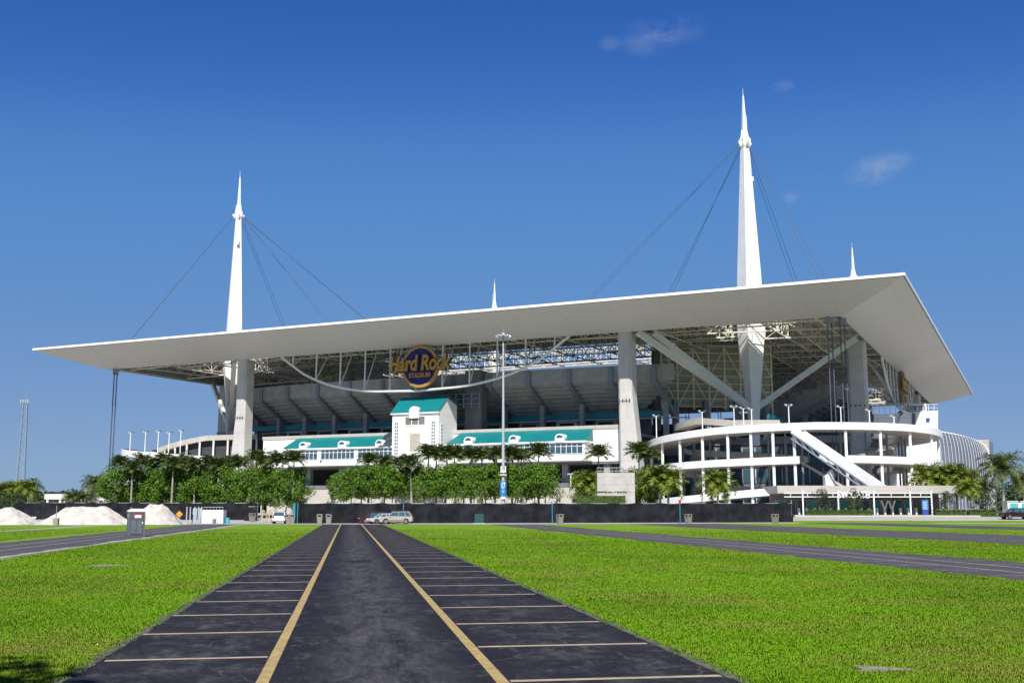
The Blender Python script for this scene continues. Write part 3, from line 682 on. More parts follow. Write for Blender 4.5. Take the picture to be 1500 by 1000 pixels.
def dormer(uc, v0, z0, hw, hh, dep, parent, glazed=True):
    A = [(-hw, 0), (-hw, hh)]+[(-hw*math.cos(PI*i/10), hh+hw*.85*math.sin(PI*i/10)) for i in range(1, 10)]+[(hw, hh), (hw, 0)]
    mb = MB(); mb.loft([[W(uc+a, v0, z0+b) for a, b in A], [W(uc+a, v0+dep, z0+b) for a, b in A]], M_white); d = mb.build('dormer', parent)
    if not glazed: return
    B = [(-hw*.72*math.cos(PI*i/10), hh+hw*.60*math.sin(PI*i/10)) for i in range(11)]
    mb = MB(); mb.add([W(uc+a, v0-.03, z0+b) for a, b in B], [tuple(range(11))], M_glass); mb.build('fanlight', d)
wing(416, 578, 638, 631, 437, 578, (444, 501, 556))
wing(655, 857, 629, 626, 676, 868, (686, 752, 820))
# dark tarpaulin on the left wing's roof
mb = MB(); a = PV(556, 640, 17.2)[0]; b = PV(573, 640, 17.2)[0]
rows = []
for i in range(7):
    t = i/6; rows.append([W(a+(b-a)*s+(.5*math.sin(5*s+i)), 21.6-5.6*t-.25*math.sin(7*s+2*i), 22.7-4.0*t**1.15+.35*math.sin(PI*s)*(1-t*.4)) for s in [k/8 for k in range(9)]])
mb.loft(rows, mat('dark_tarpaulin', (.03, .05, .06), .5), close=False, cap=False)
mb.build('tarpaulin', ST)
# entrance tower
VT = 13.5
tu1, tu0 = PV(575, 605, VT)[0], PV(642.5, 603, VT)[0]; zE = PV(610, 604, VT)[2]; zR = 31.6; VB = 23.5
mb = MB(); S = [(VT, 8), (VT, zE), (18.3, zR-.3), (VB, zE+2.3), (VB, 8)]
mb.loft([[W(tu0, v, z) for v, z in S], [W(tu1, v, z) for v, z in S]], M_wall); tw = mb.build('entrance_tower', ST)
mb = MB(); mb.loft([[W(x, v, z) for v, z in ((VT-.5, zE), (18.3, zR), (18.3, zR+.25), (VT-.5, zE+.25))] for x in (tu0-.25, tu1+.3)], M_teal)
mb.loft([[W(x, v, z) for v, z in ((18.3, zR), (VB+.2, zE+2.4), (VB+.2, zE+2.65), (18.3, zR+.25))] for x in (tu0-.25, tu1+.3)], M_teal); mb.build('roof', tw)
mb = MB(); mb.ubox(tu0-.3, tu1+.35, VT-.55, VT-.05, zE-.35, zE-.02, M_white); mb.build('eave', tw)
dormer(PV(608, 604, VT)[0], VT-.62, zE-1.5, 1.45, 1.9, 3.6, tw, False)
def panel(px0, px1, y0, y1, m, name, off=.05, grid=None):
    a, _, zt_ = PV(px1, y0, VT); b, _, zb_ = PV(px0, y1, VT)
    mb = MB(); mb.ubox(a, b, VT-off, VT+.1, zb_, zt_, m); o = mb.build(name, tw)
    if grid:
        mb = MB()
        for i in range(grid[0]+1): x = a+(b-a)*i/grid[0]; mb.ubox(x-.1, x+.1, VT-off-.1, VT-off-.003, zb_, zt_, M_white)
        for i in range(grid[1]+1): z = zb_+(zt_-zb_)*i/grid[1]; mb.ubox(a, b, VT-off-.095, VT-off-.006, z-.1, z+.1, M_white)
        mb.build('window_frame', o)
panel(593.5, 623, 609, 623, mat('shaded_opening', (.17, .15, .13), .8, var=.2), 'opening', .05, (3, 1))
panel(600, 615.5, 634, 661, mat('tan_panel', (.42, .39, .33), .8, var=.1, joints=(1.5, .1)), 'door_panel', .04)
panel(577.5, 584, 618, 667, M_glass, 'window', .05, (2, 10)); panel(631.5, 638, 616, 664, M_glass, 'window', .05, (2, 10))
mb = MB(); mb.ubox(tu0-.05, tu0+.1, VT+1.0, VT+2.6, 14.8, 24.0, M_glass); o = mb.build('window', tw)
mb = MB()
for i in range(3): mb.ubox(tu0-.15, tu0-.052, VT+1+.8*i-.1, VT+1+.8*i+.1, 14.8, 24, M_white)
for i in range(11): mb.ubox(tu0-.145, tu0-.056, VT+1, VT+2.6, 14.8+.92*i-.1, 14.8+.92*i+.1, M_white)
mb.build('window_frame', o)
# under the facade: dark recess, columns, tan base wall
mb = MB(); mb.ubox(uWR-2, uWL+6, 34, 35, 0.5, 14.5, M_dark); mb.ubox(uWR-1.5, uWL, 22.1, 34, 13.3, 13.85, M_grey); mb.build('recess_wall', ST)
for k in range(10):
    x = uWR+4+k*(uWL-uWR-8)/9; mb = MB(); mb.ubox(x-.8, x+.8, 23, 24.6, .5, 13.3, M_conc2); mb.build('column', ST)
mb = MB(); mb.ubox(uWR+2, uWL-4, 19, 20, .5, 7.6, M_tan); mb.ubox(uWR+2, uWL-4, 18.85, 20.15, 7.6, 8.6, M_grey); mb.build('base_wall', ST)
# recessed corner walls behind the ramps, with glass bands
for s in (0, 1):
    f = (lambda a: a) if not s else (lambda a: LU-a)
    def ub(mb, a0, a1, b0, b1, z0, z1, m):
        x, y_ = sorted((f(a0), f(a1))); mb.ubox(x, y_, b0, b1, z0, z1, m)
    mb = MB(); ub(mb, 73, 74, 25.3, 81, .5, 21, M_grey); ub(mb, 24, 73, 81, 82, .5, 21, M_grey); ub(mb, 24, 74.5, 80.5, 84, 20.6, 22.6, M_tan)
    o = mb.build('corner_wall', ST)
    for z0, z1 in ((2, 7.5), (9.5, 13.5), (15, 19.5)):
        mb = MB(); ub(mb, 72.8, 72.95, 30, 78, z0, z1, M_glass); ub(mb, 28, 71, 80.8, 80.95, z0, z1, M_glass); g2 = mb.build('window', o)
        mb = MB()
        for k in range(12): ub(mb, 28+k*3.8, 28.25+k*3.8, 80.7, 80.78, z0, z1, M_steel); ub(mb, 72.6, 72.78, 30+k*4, 30.25+k*4, z0, z1, M_steel)
        mb.build('mullion', g2)
    # scoreboard frame standing across the corner, seen from behind
    A0, A1 = (np.array([42.5, 310.]), np.array([75.0, 315.])) if not s else (None, None)
    if s: 
        pa, pb = uv([*A0s, 0]), uv([*A1s, 0]); A0, A1 = W(LU-pb[0], pb[1])[:2], W(LU-pa[0], pa[1])[:2]
    else: A0s, A1s = A0, A1
    dv_ = (A1-A0)/np.linalg.norm(A1-A0); nn = np.array([dv_[1], -dv_[0]]); Lb = np.linalg.norm(A1-A0)
    def pt(x, z, off=0.): q = A0+dv_*x+nn*off; return np.array([q[0], q[1], z])
    mb = MB(); mb.hexa([pt(0, 31, -1), pt(Lb, 31, -1), pt(Lb, 31, -2.2), pt(0, 31, -2.2)], [pt(0, 49, -1), pt(Lb, 49, -1), pt(Lb, 49, -2.2), pt(0, 49, -2.2)], M_louver); sb = mb.build('scoreboard', ST)
    mb = MB()
    for i in range(8): mb.tube(pt(Lb*i/7, 24 if i % 2 else 30, .4), pt(Lb*i/7, 49, .4), .28, None, 4, M_frame)
    for i in range(9): mb.tube(pt(0, 31+2.2*i, .5), pt(Lb, 31+2.2*i, .5), .17, None, 4, M_frame)
    for i in range(7): mb.tube(pt(Lb*i/7, 31 if i % 2 else 39.5, .6), pt(Lb*(i+1)/7, 39.5 if i % 2 else 31, .6), .2, None, 4, M_frame); mb.tube(pt(Lb*i/7, 39.5 if i % 2 else 48, .6), pt(Lb*(i+1)/7, 48 if i % 2 else 39.5, .6), .2, None, 4, M_frame)
    mb.build('frame', sb)
    mb = MB(); mb.hexa([pt(-2.2, 24, .5), pt(-.4, 24, .5), pt(-.4, 24, -2), pt(-2.2, 24, -2)], [pt(-2.2, 50, .5), pt(-.4, 50, .5), pt(-.4, 50, -2), pt(-2.2, 50, -2)], M_grey); mb.build('edge_post', sb)
    for k in range(4):
        q = pt(3+k*(Lb-6)/3, 0, 3); mb = MB(); mb.box((q[0], q[1], 27), (1.4, 1.4, 11), M_rib, .3); mb.build('column', ST)
# right hand facade (along the canopy's right side) and a low bowl inside
mb = MB(); mb.ubox(22, 25, 84, LV-40, 0.5, 22.6, M_wall); mb.build('side_wall', ST)
mb = MB(); mb.hexa([W(66, 66, 2), W(LU-66, 66, 2), W(LU-90, 92, 2), W(90, 92, 2)], [W(66, 66, 21), W(LU-66, 66, 21), W(LU-90, 92, 3), W(90, 92, 3)], M_seat); mb.hexa([W(66, 66, 2), W(90, 92, 2), W(90, LV-92, 2), W(66, LV-66, 2)], [W(66, 66, 21), W(90, 92, 3), W(90, LV-92, 3), W(66, LV-66, 21)], M_seat)
mb.hexa([W(LU-66, LV-66, 2), W(66, LV-66, 2), W(90, LV-92, 2), W(LU-90, LV-92, 2)], [W(LU-66, LV-66, 21), W(66, LV-66, 21), W(90, LV-92, 3), W(LU-90, LV-92, 3)], M_seat)
mb.build('lower_bowl', ST)

# round hanging signs
def hang_sign(o, x, label, name='hanging_sign'):
    """o: centre; x: the reading direction in plan"""
    x = Vector(x).normalized(); z = Vector((0, 0, 1)); nrm = x.cross(z)             # towards the reader
    root = thing(name, label, 'sign', o, 'round signs hung under the canopy')
    def ring(r, d): return [Vector(o)+x*r*math.cos(2*PI*i/48)+z*r*math.sin(2*PI*i/48)+nrm*d for i in range(48)]
    MB().loft([ring(4.92, -.25), ring(4.92, .25)], M_navy).build('disc', root)
    mb = MB(); A, B, C_, D = ring(4.9, -.3), ring(4.9, .42), ring(5.6, .42), ring(5.65, -.3)
    mb.loft([A, B, C_, D, A], M_gold, cap=False); mb.build('rim', root)
    def fm(dz, d, tilt=0.):
        xx = (x*math.cos(tilt)+z*math.sin(tilt)); zz_ = (z*math.cos(tilt)-x*math.sin(tilt)); return frame_matrix(Vector(o)+z*dz+nrm*d, xx, zz_, nrm)
    text_mesh('lettering', 'Hard Rock', 5.6, M_gold, fm(.75, .85), root, .28, .17, .16, width=18.6)
    text_mesh('lettering', 'Hard Rock', 5.6, mat('letter_edge', (.05, .02, .005), .6) if 'letter_edge' not in MATS else MATS['letter_edge'], fm(.72, .46), root, .1, .34, .16, width=19.2)
    text_mesh('lettering', 'STADIUM', 1.65, M_gold, fm(-2.35, .45), root, .12, .06, 0, width=6.5)
    mb = MB()
    for a in (-6.5, -2.5, 2.5, 6.5): mb.tube(Vector(o)+x*a-nrm*.4+z*(2.2 if abs(a) > 4 else 3.5), Vector(o)+x*a-nrm*.9+z*5.4, .14, None, 5, M_steel)
    mb.tube(Vector(o)-x*7.6-nrm*.45+z*.6, Vector(o)+x*7.6-nrm*.45+z*.6, .16, None, 5, M_steel)
    mb.build('hanger', root); return root
hang_sign(W(*PV(616, 537, 14.6)), -U, 'round navy sign with gold rim hung at the middle of the front canopy edge')
hang_sign(W(14.6, LV/2, 40.2), V, 'round gold-lettered sign seen edge-on under the right side of the canopy')
hang_sign(W(*PV(952, 582, LV-60)), -U, 'gold-lettered sign glimpsed far inside, between the pylon and the scoreboard')

# ------------------------------------------------------------------ spiral ramps
def ramp(center, Rr, label, levels, col_angles, ins_levels, ph=1.6):
    root = thing('spiral_ramp', label, 'ramp', (center[0], center[1], 1.0), 'spiral ramps at the stadium corners')
    C = np.array([center[0], center[1]])
    def p(th, r, z): return np.array([C[0]+r*math.cos(math.radians(th)), C[1]+r*math.sin(math.radians(th)), z])
    def band(a0, a1, zf, r, h, name, m, th_=.3, deckw=0., step=3):
        n = max(2, int(abs(a1-a0)/step)); A = [a0+(a1-a0)*i/n for i in range(n+1)]
        mb = MB(); mb.loft([[p(t, r-th_/2, zf(t)-h), p(t, r+th_/2, zf(t)-h), p(t, r+th_/2, zf(t)), p(t, r-th_/2, zf(t))] for t in A], m); o = mb.build(name, root)
        if deckw:
            mb = MB(); mb.loft([[p(t, r-th_/2-.01, zf(t)-h+.1), p(t, r-deckw, zf(t)-h+.1), p(t, r-deckw, zf(t)-h+.6), p(t, r-th_/2-.01, zf(t)-h+.6)] for t in A], M_tan); mb.build('ramp_deck', root)
            mb = MB(); mb.loft([[p(t, r-deckw-.3, zf(t)-h), p(t, r-deckw, zf(t)-h), p(t, r-deckw, zf(t)-.35), p(t, r-deckw-.3, zf(t)-.35)] for t in A], M_tan); mb.build('inner_parapet', root)  # same white paint as outside; its shade is put into the tan colour
        return o
    for a0, a1, zf in levels: band(a0, a1, zf, Rr, ph, 'parapet', M_white, deckw=8.5)
    for a0, a1, zf, r in ins_levels: band(a0, a1, zf, r, 1.5, 'inner_band', M_tan, deckw=3.0)
    for a in col_angles:
        zt = max([zf(a) for a0, a1, zf in levels if min(a0, a1) <= a <= max(a0, a1)] or [18])
        q = p(a, Rr-.75, 0); mb = MB(); mb.tube((q[0], q[1], .8), (q[0], q[1], zt-1.4), .34, None, 8, M_white); mb.build('column', root)
        q = p(a+4, Rr-8.2, 0); mb = MB(); mb.tube((q[0], q[1], .8), (q[0], q[1], zt-1.4), .26, None, 8, M_rib); mb.build('inner_column', root)
    return root, p
CR = np.array([69.5, 275.]); RR = 35.5
lin = lambda pts: (lambda t: float(np.interp(t, [a for a, _ in pts], [b for _, b in pts])))
rampR, pR = ramp(CR, RR, 'white three-level spiral ramp wrapped round the mast foot at the right corner',
    [(-215, 40, lin([(-215, 17.8), (-180, 18.7), (-130, 20.4), (-95, 20.9), (-60, 20.9), (0, 20.2), (40, 19.6)])),
     (-240, -101, lin([(-240, 11.5), (-180, 12.4), (-102, 13.5)])), (-85, 60, lin([(-85, 13.7), (0, 13.2), (60, 12.5)])),
     (-240, -104, lin([(-240, 2.5), (-180, 3.9), (-140, 5.3), (-104, 7.0)])), (-85, 60, lin([(-85, 6.6), (0, 6.2), (60, 5.6)]))],
    [-178, -163, -150, -138, -127, -118, -110, -102.5, -84, -70, -55, -38, -20, -4, 20], [(-176, -108, lin([(-176, 22.9), (-150, 23.6), (-130, 22.4), (-108, 22.0)]), 29), (-200, -95, lin([(-200, 12.6), (-170, 16.6), (-95, 14.0)]), 24.5), (-200, -100, lin([(-200, 5.5), (-170, 8.5), (-100, 6.5)]), 24.5), (-60, 20, lin([(-60, 15.0), (20, 18.5)]), 24.5)])
cl = W(*uv([CR[0], CR[1], 0])); cu_, cv_, _ = uv([CR[0], CR[1], 0]); CLW = W(LU-cu_, cv_)
CLW = CLW+np.array([9.5, 0, 0])
rampL, pL = ramp(CLW[:2], RR, 'white spiral ramp at the left corner, half hidden behind the tree row',
    [(-235, -40, lin([(-235, 20.9), (-180, 21.4), (-150, 20.2), (-90, 17.2), (-40, 14.5)])), (-235, -40, lin([(-235, 12.5), (-180, 12.5), (-90, 9.5), (-40, 7.0)]))],
    [-200, -185, -172, -160, -148, -136, -124, -112, -100, -88, -76, -64, -52], [(-128, -66, lin([(-128, 20.2), (-110, 22.2), (-95, 23.6), (-66, 24.2)]), 30), (-170, -60, lin([(-170, 12.0), (-60, 15.0)]), 25)], 2.1)
for t_ in range(-122, -64, 8):
    mb = MB(); q = pL(t_, 29.8, 0); mb.tube((q[0], q[1], 12), (q[0], q[1], float(np.interp(t_, [-128, -110, -95, -66], [18.8, 20.8, 22.2, 22.8]))), .3, None, 8, M_white); mb.build('column', rampL)
zi_ = lin([(-128, 18.6), (-110, 20.4), (-95, 22.0), (-66, 22.7)]); mb = MB(); mb.loft([[pL(t, 28.4, 1), pL(t, 28.4, zi_(t)), pL(t, 28.0, zi_(t)), pL(t, 28.0, 1)] for t in range(-128, -40, 4)], M_dark); mb.build('shade_backing', rampL)  # near-black sheet added to stand in for the shaded interior behind the columns
# escalator bank running down across the gap of the right ramp
P0, P1 = Y(1158, 621, 240.5), Y(1316, 728, 222)
d = P1-P0; nrm = np.array([-d[1], d[0], 0]); nrm /= np.linalg.norm(nrm)
mb = MB()
for s in (0.0, 1.8):
    a, b = P0+nrm*s, P1+nrm*s; mb.hexa([a-[0, 0, 1.75], b-[0, 0, 1.75], b+nrm*.35-[0, 0, 1.75], a+nrm*.35-[0, 0, 1.75]], [a, b, b+nrm*.35, a+nrm*.35], M_white)
mb.hexa([P0+nrm*.35-[0, 0, 1.7], P1+nrm*.35-[0, 0, 1.7], P1+nrm*1.8-[0, 0, 1.7], P0+nrm*1.8-[0, 0, 1.7]], [P0+nrm*.35-[0, 0, 1.2], P1+nrm*.35-[0, 0, 1.2], P1+nrm*1.8-[0, 0, 1.2], P0+nrm*1.8-[0, 0, 1.2]], M_grey)
esc = mb.build('escalator', rampR)
mb = MB(); a, b = P0-[0, 0, 2.0], P1-[0, 0, 2.0]
mb.tube(a, b, .2, None, 5, M_rib); mb.tube(a-[0, 0, 1.2], b-[0, 0, 1.2], .2, None, 5, M_rib)
for k in range(12): mb.tube(a+(b-a)*k/12, a+(b-a)*(k+1)/12-[0, 0, 1.2], .1, None, 4, M_rib)
mb.build('truss', esc)
mb = MB(); a = Y(1172, 676, 243); b = Y(1262, 728, 238); mb.beam(a, b, .6, .5, M_tan); mb.beam(Y(1200, 668, 244), Y(1228, 680, 243), .5, .9, M_white); mb.build('stair_stringer', rampR)
# raised landing block where the tie-down cables meet the ground
mb = MB(); q = Y(1214, 700, 236); mb.hexa([(q[0]-1, q[1]-1, 1), (q[0]+2.2, q[1]-1, 1), (q[0]+2.2, q[1]+1, 1), (q[0]-1, q[1]+1, 1)], [(q[0]-1, q[1]-1, 9), (q[0]+.6, q[1]-1, 10.5), (q[0]+.6, q[1]+1, 10.5), (q[0]-1, q[1]+1, 9)], M_white)
tag(mb.build('cable_footing', loc=(q[0], q[1], 1)), 'white concrete footing where the corner tie cables reach the ground', 'footing')

# ------------------------------------------------------------------ glass hall and white block at the far right
GH = thing('glass_hall', 'bulging glass hall with close white ribs at the right end of the stadium', 'building', (128, 348, 1))
def gh(a, t):                                          # a: angle round the plan, t: 0 foot .. 1 top
    z = 1+26.0*math.sin(t*PI/2*1.0); k = .80+.20*math.cos((t-.35)*1.75)
    if t > .35: k = .80+.20*math.cos((t-.35)*1.75)
    else: k = 1.0
    return np.array([128+22.5*k*math.cos(math.radians(a)), 350+22*k*math.sin(math.radians(a)), z-t*(1.2+5.0*(max(0, min(90, a+110))/90)**1.4)])
ang = [-180+180*i/62 for i in range(74)]; tt = [i/16 for i in range(17)]
mb = MB(); mb.loft([[gh(a, t) for t in tt] for a in ang], M_glassb, close=False, cap=False); mb.add([gh(a, 1) for a in ang], [tuple(range(len(ang)))], M_white); gl = mb.build('glass_skin', GH)
for a in ang[12:]:
    mb = MB(); P = [gh(a, t)+np.array([math.cos(math.radians(a)), math.sin(math.radians(a)), 0])*.22 for t in tt]
    mb.path(P, .075, 4, M_steel); mb.build('rib', GH)
mb = MB()
for t in tt[1::3]: mb.path([gh(a, t)+np.array([math.cos(math.radians(a)), math.sin(math.radians(a)), 0])*.02 for a in ang[6:]], .05, 4, M_grey)
mb.build('transom', gl)
mb = MB(); mb.path([gh(a, 1)+np.array([0, 0, .1]) for a in ang[6:]], .22, 6, M_white); mb.build('cornice', GH)
AN = thing('annex_block', 'tan gridded block with a dark blue end just right of the glass hall', 'building', (150, 372, 1))
q = Y(1437, 655, 366); q2 = Y(1449, 655, 366)
mb = MB(); mb.hexa([(q[0]-4, 366, 1), (q2[0], 366, 1), (q2[0]+6, 400, 1), (q[0], 400, 1)], [(q[0]-4, 366, 25), (q2[0], 366, 25), (q2[0]+6, 400, 25), (q[0], 400, 25)], mat('tan_grid', (.42, .38, .35), .7, joints=(1.5, .25), var=.1)); mb.build('wall', AN)
mb = MB(); mb.hexa([(q2[0]+.02, 366.2, 1), (q2[0]+1.5, 366.2, 1), (q2[0]+7.5, 399, 1), (q2[0]+6.02, 399, 1)], [(q2[0]+.02, 366.2, 24.4), (q2[0]+1.5, 366.2, 24.4), (q2[0]+7.5, 399, 24.4), (q2[0]+6.02, 399, 24.4)], M_glassb); mb.build('glass_end', AN)
WB = thing('stair_block', 'white stepped block with roof railing between the spiral ramp and glass hall', 'building', Y(1343, 746, 325))
def yhex(pts, y0, y1, m, mb):                          # prism from photo-plane polygon corners given as (px, z) at depth y0..y1
    n = len(pts); A = [np.array([(px-750)/F*y0*math.cos(0), y0, z]) for px, z in pts]; return mb.loft([[np.array([a[0], y0, a[2]]) for a in A], [np.array([a[0], y1, a[2]]) for a in A]], m)
k325 = math.cos(PITCH)
def xz(px, py, y): q = Y(px, py, y); return (q[0], q[2])
def prism(poly, y0, y1, m, mb):
    P = [xz(px, py, y0) for px, py in poly]; mb.loft([[(x, y0, z) for x, z in P], [(x, y1, z) for x, z in P]], m)
mb = MB(); prism([(1314, 640), (1318, 612), (1324, 604), (1374, 601), (1374, 745), (1314, 745)], 322, 345, M_wall, mb); mb.build('wall', WB)
mb = MB(); prism([(1280, 640), (1280, 606), (1318, 605), (1318, 640)], 323, 340, M_wall, mb); mb.build('low_wall', WB)
mb = MB(); prism([(1337, 605), (1341, 605), (1341, 622), (1337, 622)], 321.6, 321.95, M_grey, mb); prism([(1357, 612), (1362, 612), (1362, 617), (1357, 617)], 321.6, 321.95, M_blued, mb); mb.build('pilaster', WB)
mb = MB()
for px in range(1280, 1376, 8): mb.tube(Y(px, 605 if px < 1318 else 602, 323), Y(px, 592, 323), .09, None, 4, M_steel)
for py in (592, 597): mb.tube(Y(1280, py, 323), Y(1374, py, 323), .08, None, 4, M_steel)
mb.build('railing', WB)
mb = MB(); prism([(1332, 602), (1332, 591), (1357, 591), (1357, 602)], 324, 326, M_plain, mb); prism([(1334, 600), (1334, 594), (1343, 594), (1343, 600)], 323.8, 323.95, M_grey, mb); prism([(1346, 600), (1346, 594), (1355, 594), (1355, 600)], 323.8, 323.95, M_grey, mb); mb.build('roof_unit', WB)

# ------------------------------------------------------------------ gate pavilion
yG = 203.; GT = thing('gate_pavilion', 'long low gate pavilion with a flat pale roof, white frame and gate sign', 'gate', (Y(1270, 746, yG)[0], yG, gz(yG)))
gx0, gx1 = Y(1146, 712, yG)[0], Y(1372, 712, yG)[0]; g0 = gz(yG)
def gpx(px): return Y(px, 730, yG)[0]
mb = MB(); zr = Y(1270, 711, yG)[2]; zr0 = Y(1270, 722, yG)[2]; xe = Y(1405, 712, yG)[0]; xs0 = Y(1137, 712, yG)[0]
mb.hexa([(xs0+.2, yG-.1, zr0), (xe-.6, yG-.1, zr0), (xe-1, yG+10, zr0), (xs0+.8, yG+10, zr0)], [(xs0, yG-.5, zr), (xe, yG-.5, zr), (xe, yG+11, zr), (xs0, yG+11, zr)], mat('gate_roof', (.56, .53, .49), .6, var=.05)); mb.build('roof', GT)
zf1, zf0 = Y(1270, 722, yG-1)[2], Y(1270, 727.3, yG-1)[2]
mb = MB()
for z in (zf1, zf0): mb.box(((gx0+gpx(1361))/2, yG-1, z), (gpx(1361)-gx0, .16, .16), M_white)
for px in (1156, 1181, 1218, 1271, 1284, 1303, 1323, 1346, 1361): mb.box((gpx(px), yG-1, (zf0+zf1)/2), (.1, .12, zf1-zf0-.17), M_white)
mb.build('frame', GT)
for px in (1173.5, 1225, 1277, 1330, 1361): mb = MB(); mb.box((gpx(px), yG-1.15, (zf1+.5+g0)/2), (.24, .14, zf1+.5-g0), M_white); mb.build('post', GT)
mb = MB(); mb.box(((gx0+xe)/2, yG+10.2, (g0+zr0)/2), (xe-gx0, .4, zr0-g0), mat('gate_back', (.30, .25, .23), .8, var=.15)); mb.build('back_wall', GT)
for k in range(17):
    x = gpx(1166)+k*(gpx(1352)-gpx(1166))/16
    mb = MB(); mb.box((x, yG+4, g0+.65), (.28, .9, 1.3), M_steel); mb.build('turnstile', GT)
for k in range(13):
    x = gpx(1160)+k*(gpx(1356)-gpx(1160))/12; wd = (gpx(1356)-gpx(1160))/12-.35
    mb = MB(); mb.box((x+.2, yG+9.8, g0+1.35), (wd, .2, 2.7), M_glass if k % 3 else M_tealk); o = mb.build('door', GT)
    mb = MB()
    for s in (-1, 1): mb.box((x+.2+s*wd/2, yG+9.75, g0+1.4), (.1, .35, 2.8), M_steel)
    mb.box((x+.2, yG+9.75, g0+2.85), (wd+.1, .35, .1), M_steel); mb.build('door_frame', o)
text_mesh('lettering', 'SW GATE', 1.6, M_plain, frame_matrix((gpx(1247), yG-1.25, (zf0+zf1)/2), Vector((1, 0, 0)), Vector((0, 0, 1)), Vector((0, -1, 0))), GT, .06, .06, width=gpx(1271)-gpx(1225))
mb = MB()
for a, b in ((1291, 1296), (1300, 1297), (1302, 1306), (1311, 1307)): mb.tube(Y(a, 733, yG+3), Y(b, 745, yG+3), .16, None, 5, M_steel)
mb.build('brace', GT)
# raised plaza slab with a pale front edge
mb = MB(); ax, bx = Y(1161, 758, 192)[0], Y(1500, 758, 192)[0]+30
mb.hexa([(ax, 190, .3), (gpx(1392), 190, .3), (gpx(1392)+4, 215, .3), (ax, 215, .3)], [(ax, 190.3, 1.02), (gpx(1392), 190.3, 1.02), (gpx(1392)+4, 215, 1.05), (ax, 215, 1.05)], M_plaza)
tag(mb.build('plaza'), kind='structure')
mb = MB(); x0 = Y(1335, 766, 172)[0]
P = []
for i in range(31): x = x0+i*3.; P += [(x, 160+.02*i, gz(160)+.012), (x, 167.+min(6, i*.3), gz(167.+min(6, i*.3))+.012)]
mb.add(P, [(2*i, 2*i+2, 2*i+3, 2*i+1) for i in range(30)], M_path); tag(mb.build('service_road'), kind='structure')
IS = thing('information_panel', 'deep blue information panel beside the right end of the gate posts', 'sign', GX(1355, 199))
mb = MB(); q0, q1 = Y(1350, 732, 199), Y(1360, 746, 199); mb.box(((q0[0]+q1[0])/2, 199, (q0[2]+q1[2])/2), (q1[0]-q0[0], .2, q0[2]-q1[2]), M_blue); mb.build('panel', IS)
mb = MB(); mb.box(((q0[0]+q1[0])/2, 199.05, (q1[2]+1)/2), (q1[0]-q0[0]-.1, .25, q1[2]-1.02), M_blued); mb.build('base', IS)
mb = MB()
for k in range(5): mb.box(((q0[0]+q1[0])/2-.1*(k % 2), 198.88, q0[2]-.35-.3*k), ((q1[0]-q0[0])*.6, .02, .09), M_plain)
mb.build('lettering', IS)

# ------------------------------------------------------------------ vegetation
def leaves(mb, centres, rad, n, size, m, squash=.8, rs=None):
    rs = rs or random
    for c, r in zip(centres, rad):
        for _ in range(n):
            while True:
                d = Vector((rs.uniform(-1, 1), rs.uniform(-1, 1), rs.uniform(-1, 1)))
                if .05 < d.length < 1: break
            d = d.normalized()*(d.length**.45)
            p = Vector(c)+Vector((d.x*r, d.y*r, d.z*r*squash))
            nrm = (d+Vector((rs.uniform(-1, 1), rs.uniform(-1, 1), rs.uniform(-.4, 1.2)))).normalized()
            a = nrm.orthogonal().normalized(); ang_ = rs.uniform(0, 6.3); b = nrm.cross(a)
            x = a*math.cos(ang_)+b*math.sin(ang_); y = nrm.cross(x); s = size*rs.uniform(.6, 1.3)
            mb.add([p-x*s*.5, p-y*s*.28, p+x*s*.5, p+y*s*.28], [(0, 1, 2, 3)], m)
def broadleaf(seed, h, r, m=M_leaf, base=.30, nclump=38, nl=110, size=.38, name='broadleaf_tree', thin=False):
    rs = random.Random(seed); root = thing(name, 'tree', 'tree', (0, 0, 0))
    mb = MB(); P = [Vector((0, 0, 0))]
    for k in range(1, 6): P.append(Vector((rs.uniform(-.12, .12)*k, rs.uniform(-.12, .12)*k, h*.82*k/5)))
    for k in range(5): mb.tube(P[k], P[k+1], .15*(1-k*.16), .15*(1-(k+1)*.16), 6, M_bark)
    C = []; Rr = []
    for k in range(nclump):
        t = base+(1-base)*((k+.5)/nclump); z = h*t; wdt = r*(1.0 if t < .75 else 1.35-(t-.5)*1.4)*(1.15 if t > base+.15 else .8)
        a = rs.uniform(0, 6.28); d = wdt*math.sqrt(rs.uniform(.08, 1)); c = Vector((d*math.cos(a), d*math.sin(a), z+rs.uniform(-.3, .3)))
        C.append(c); Rr.append(rs.uniform(.65, 1.1)*r*.55)
        i = min(4, int(t*.8*5)); mb.tube(P[i].lerp(P[i+1], .5) if i < 5 else P[-1], c, .055, .02, 4, M_bark)
    mb.build('trunk', root)
    lm = MB(); leaves(lm, C, Rr, nl, size, m, .85, rs); lm.build('crown', root)
    return root
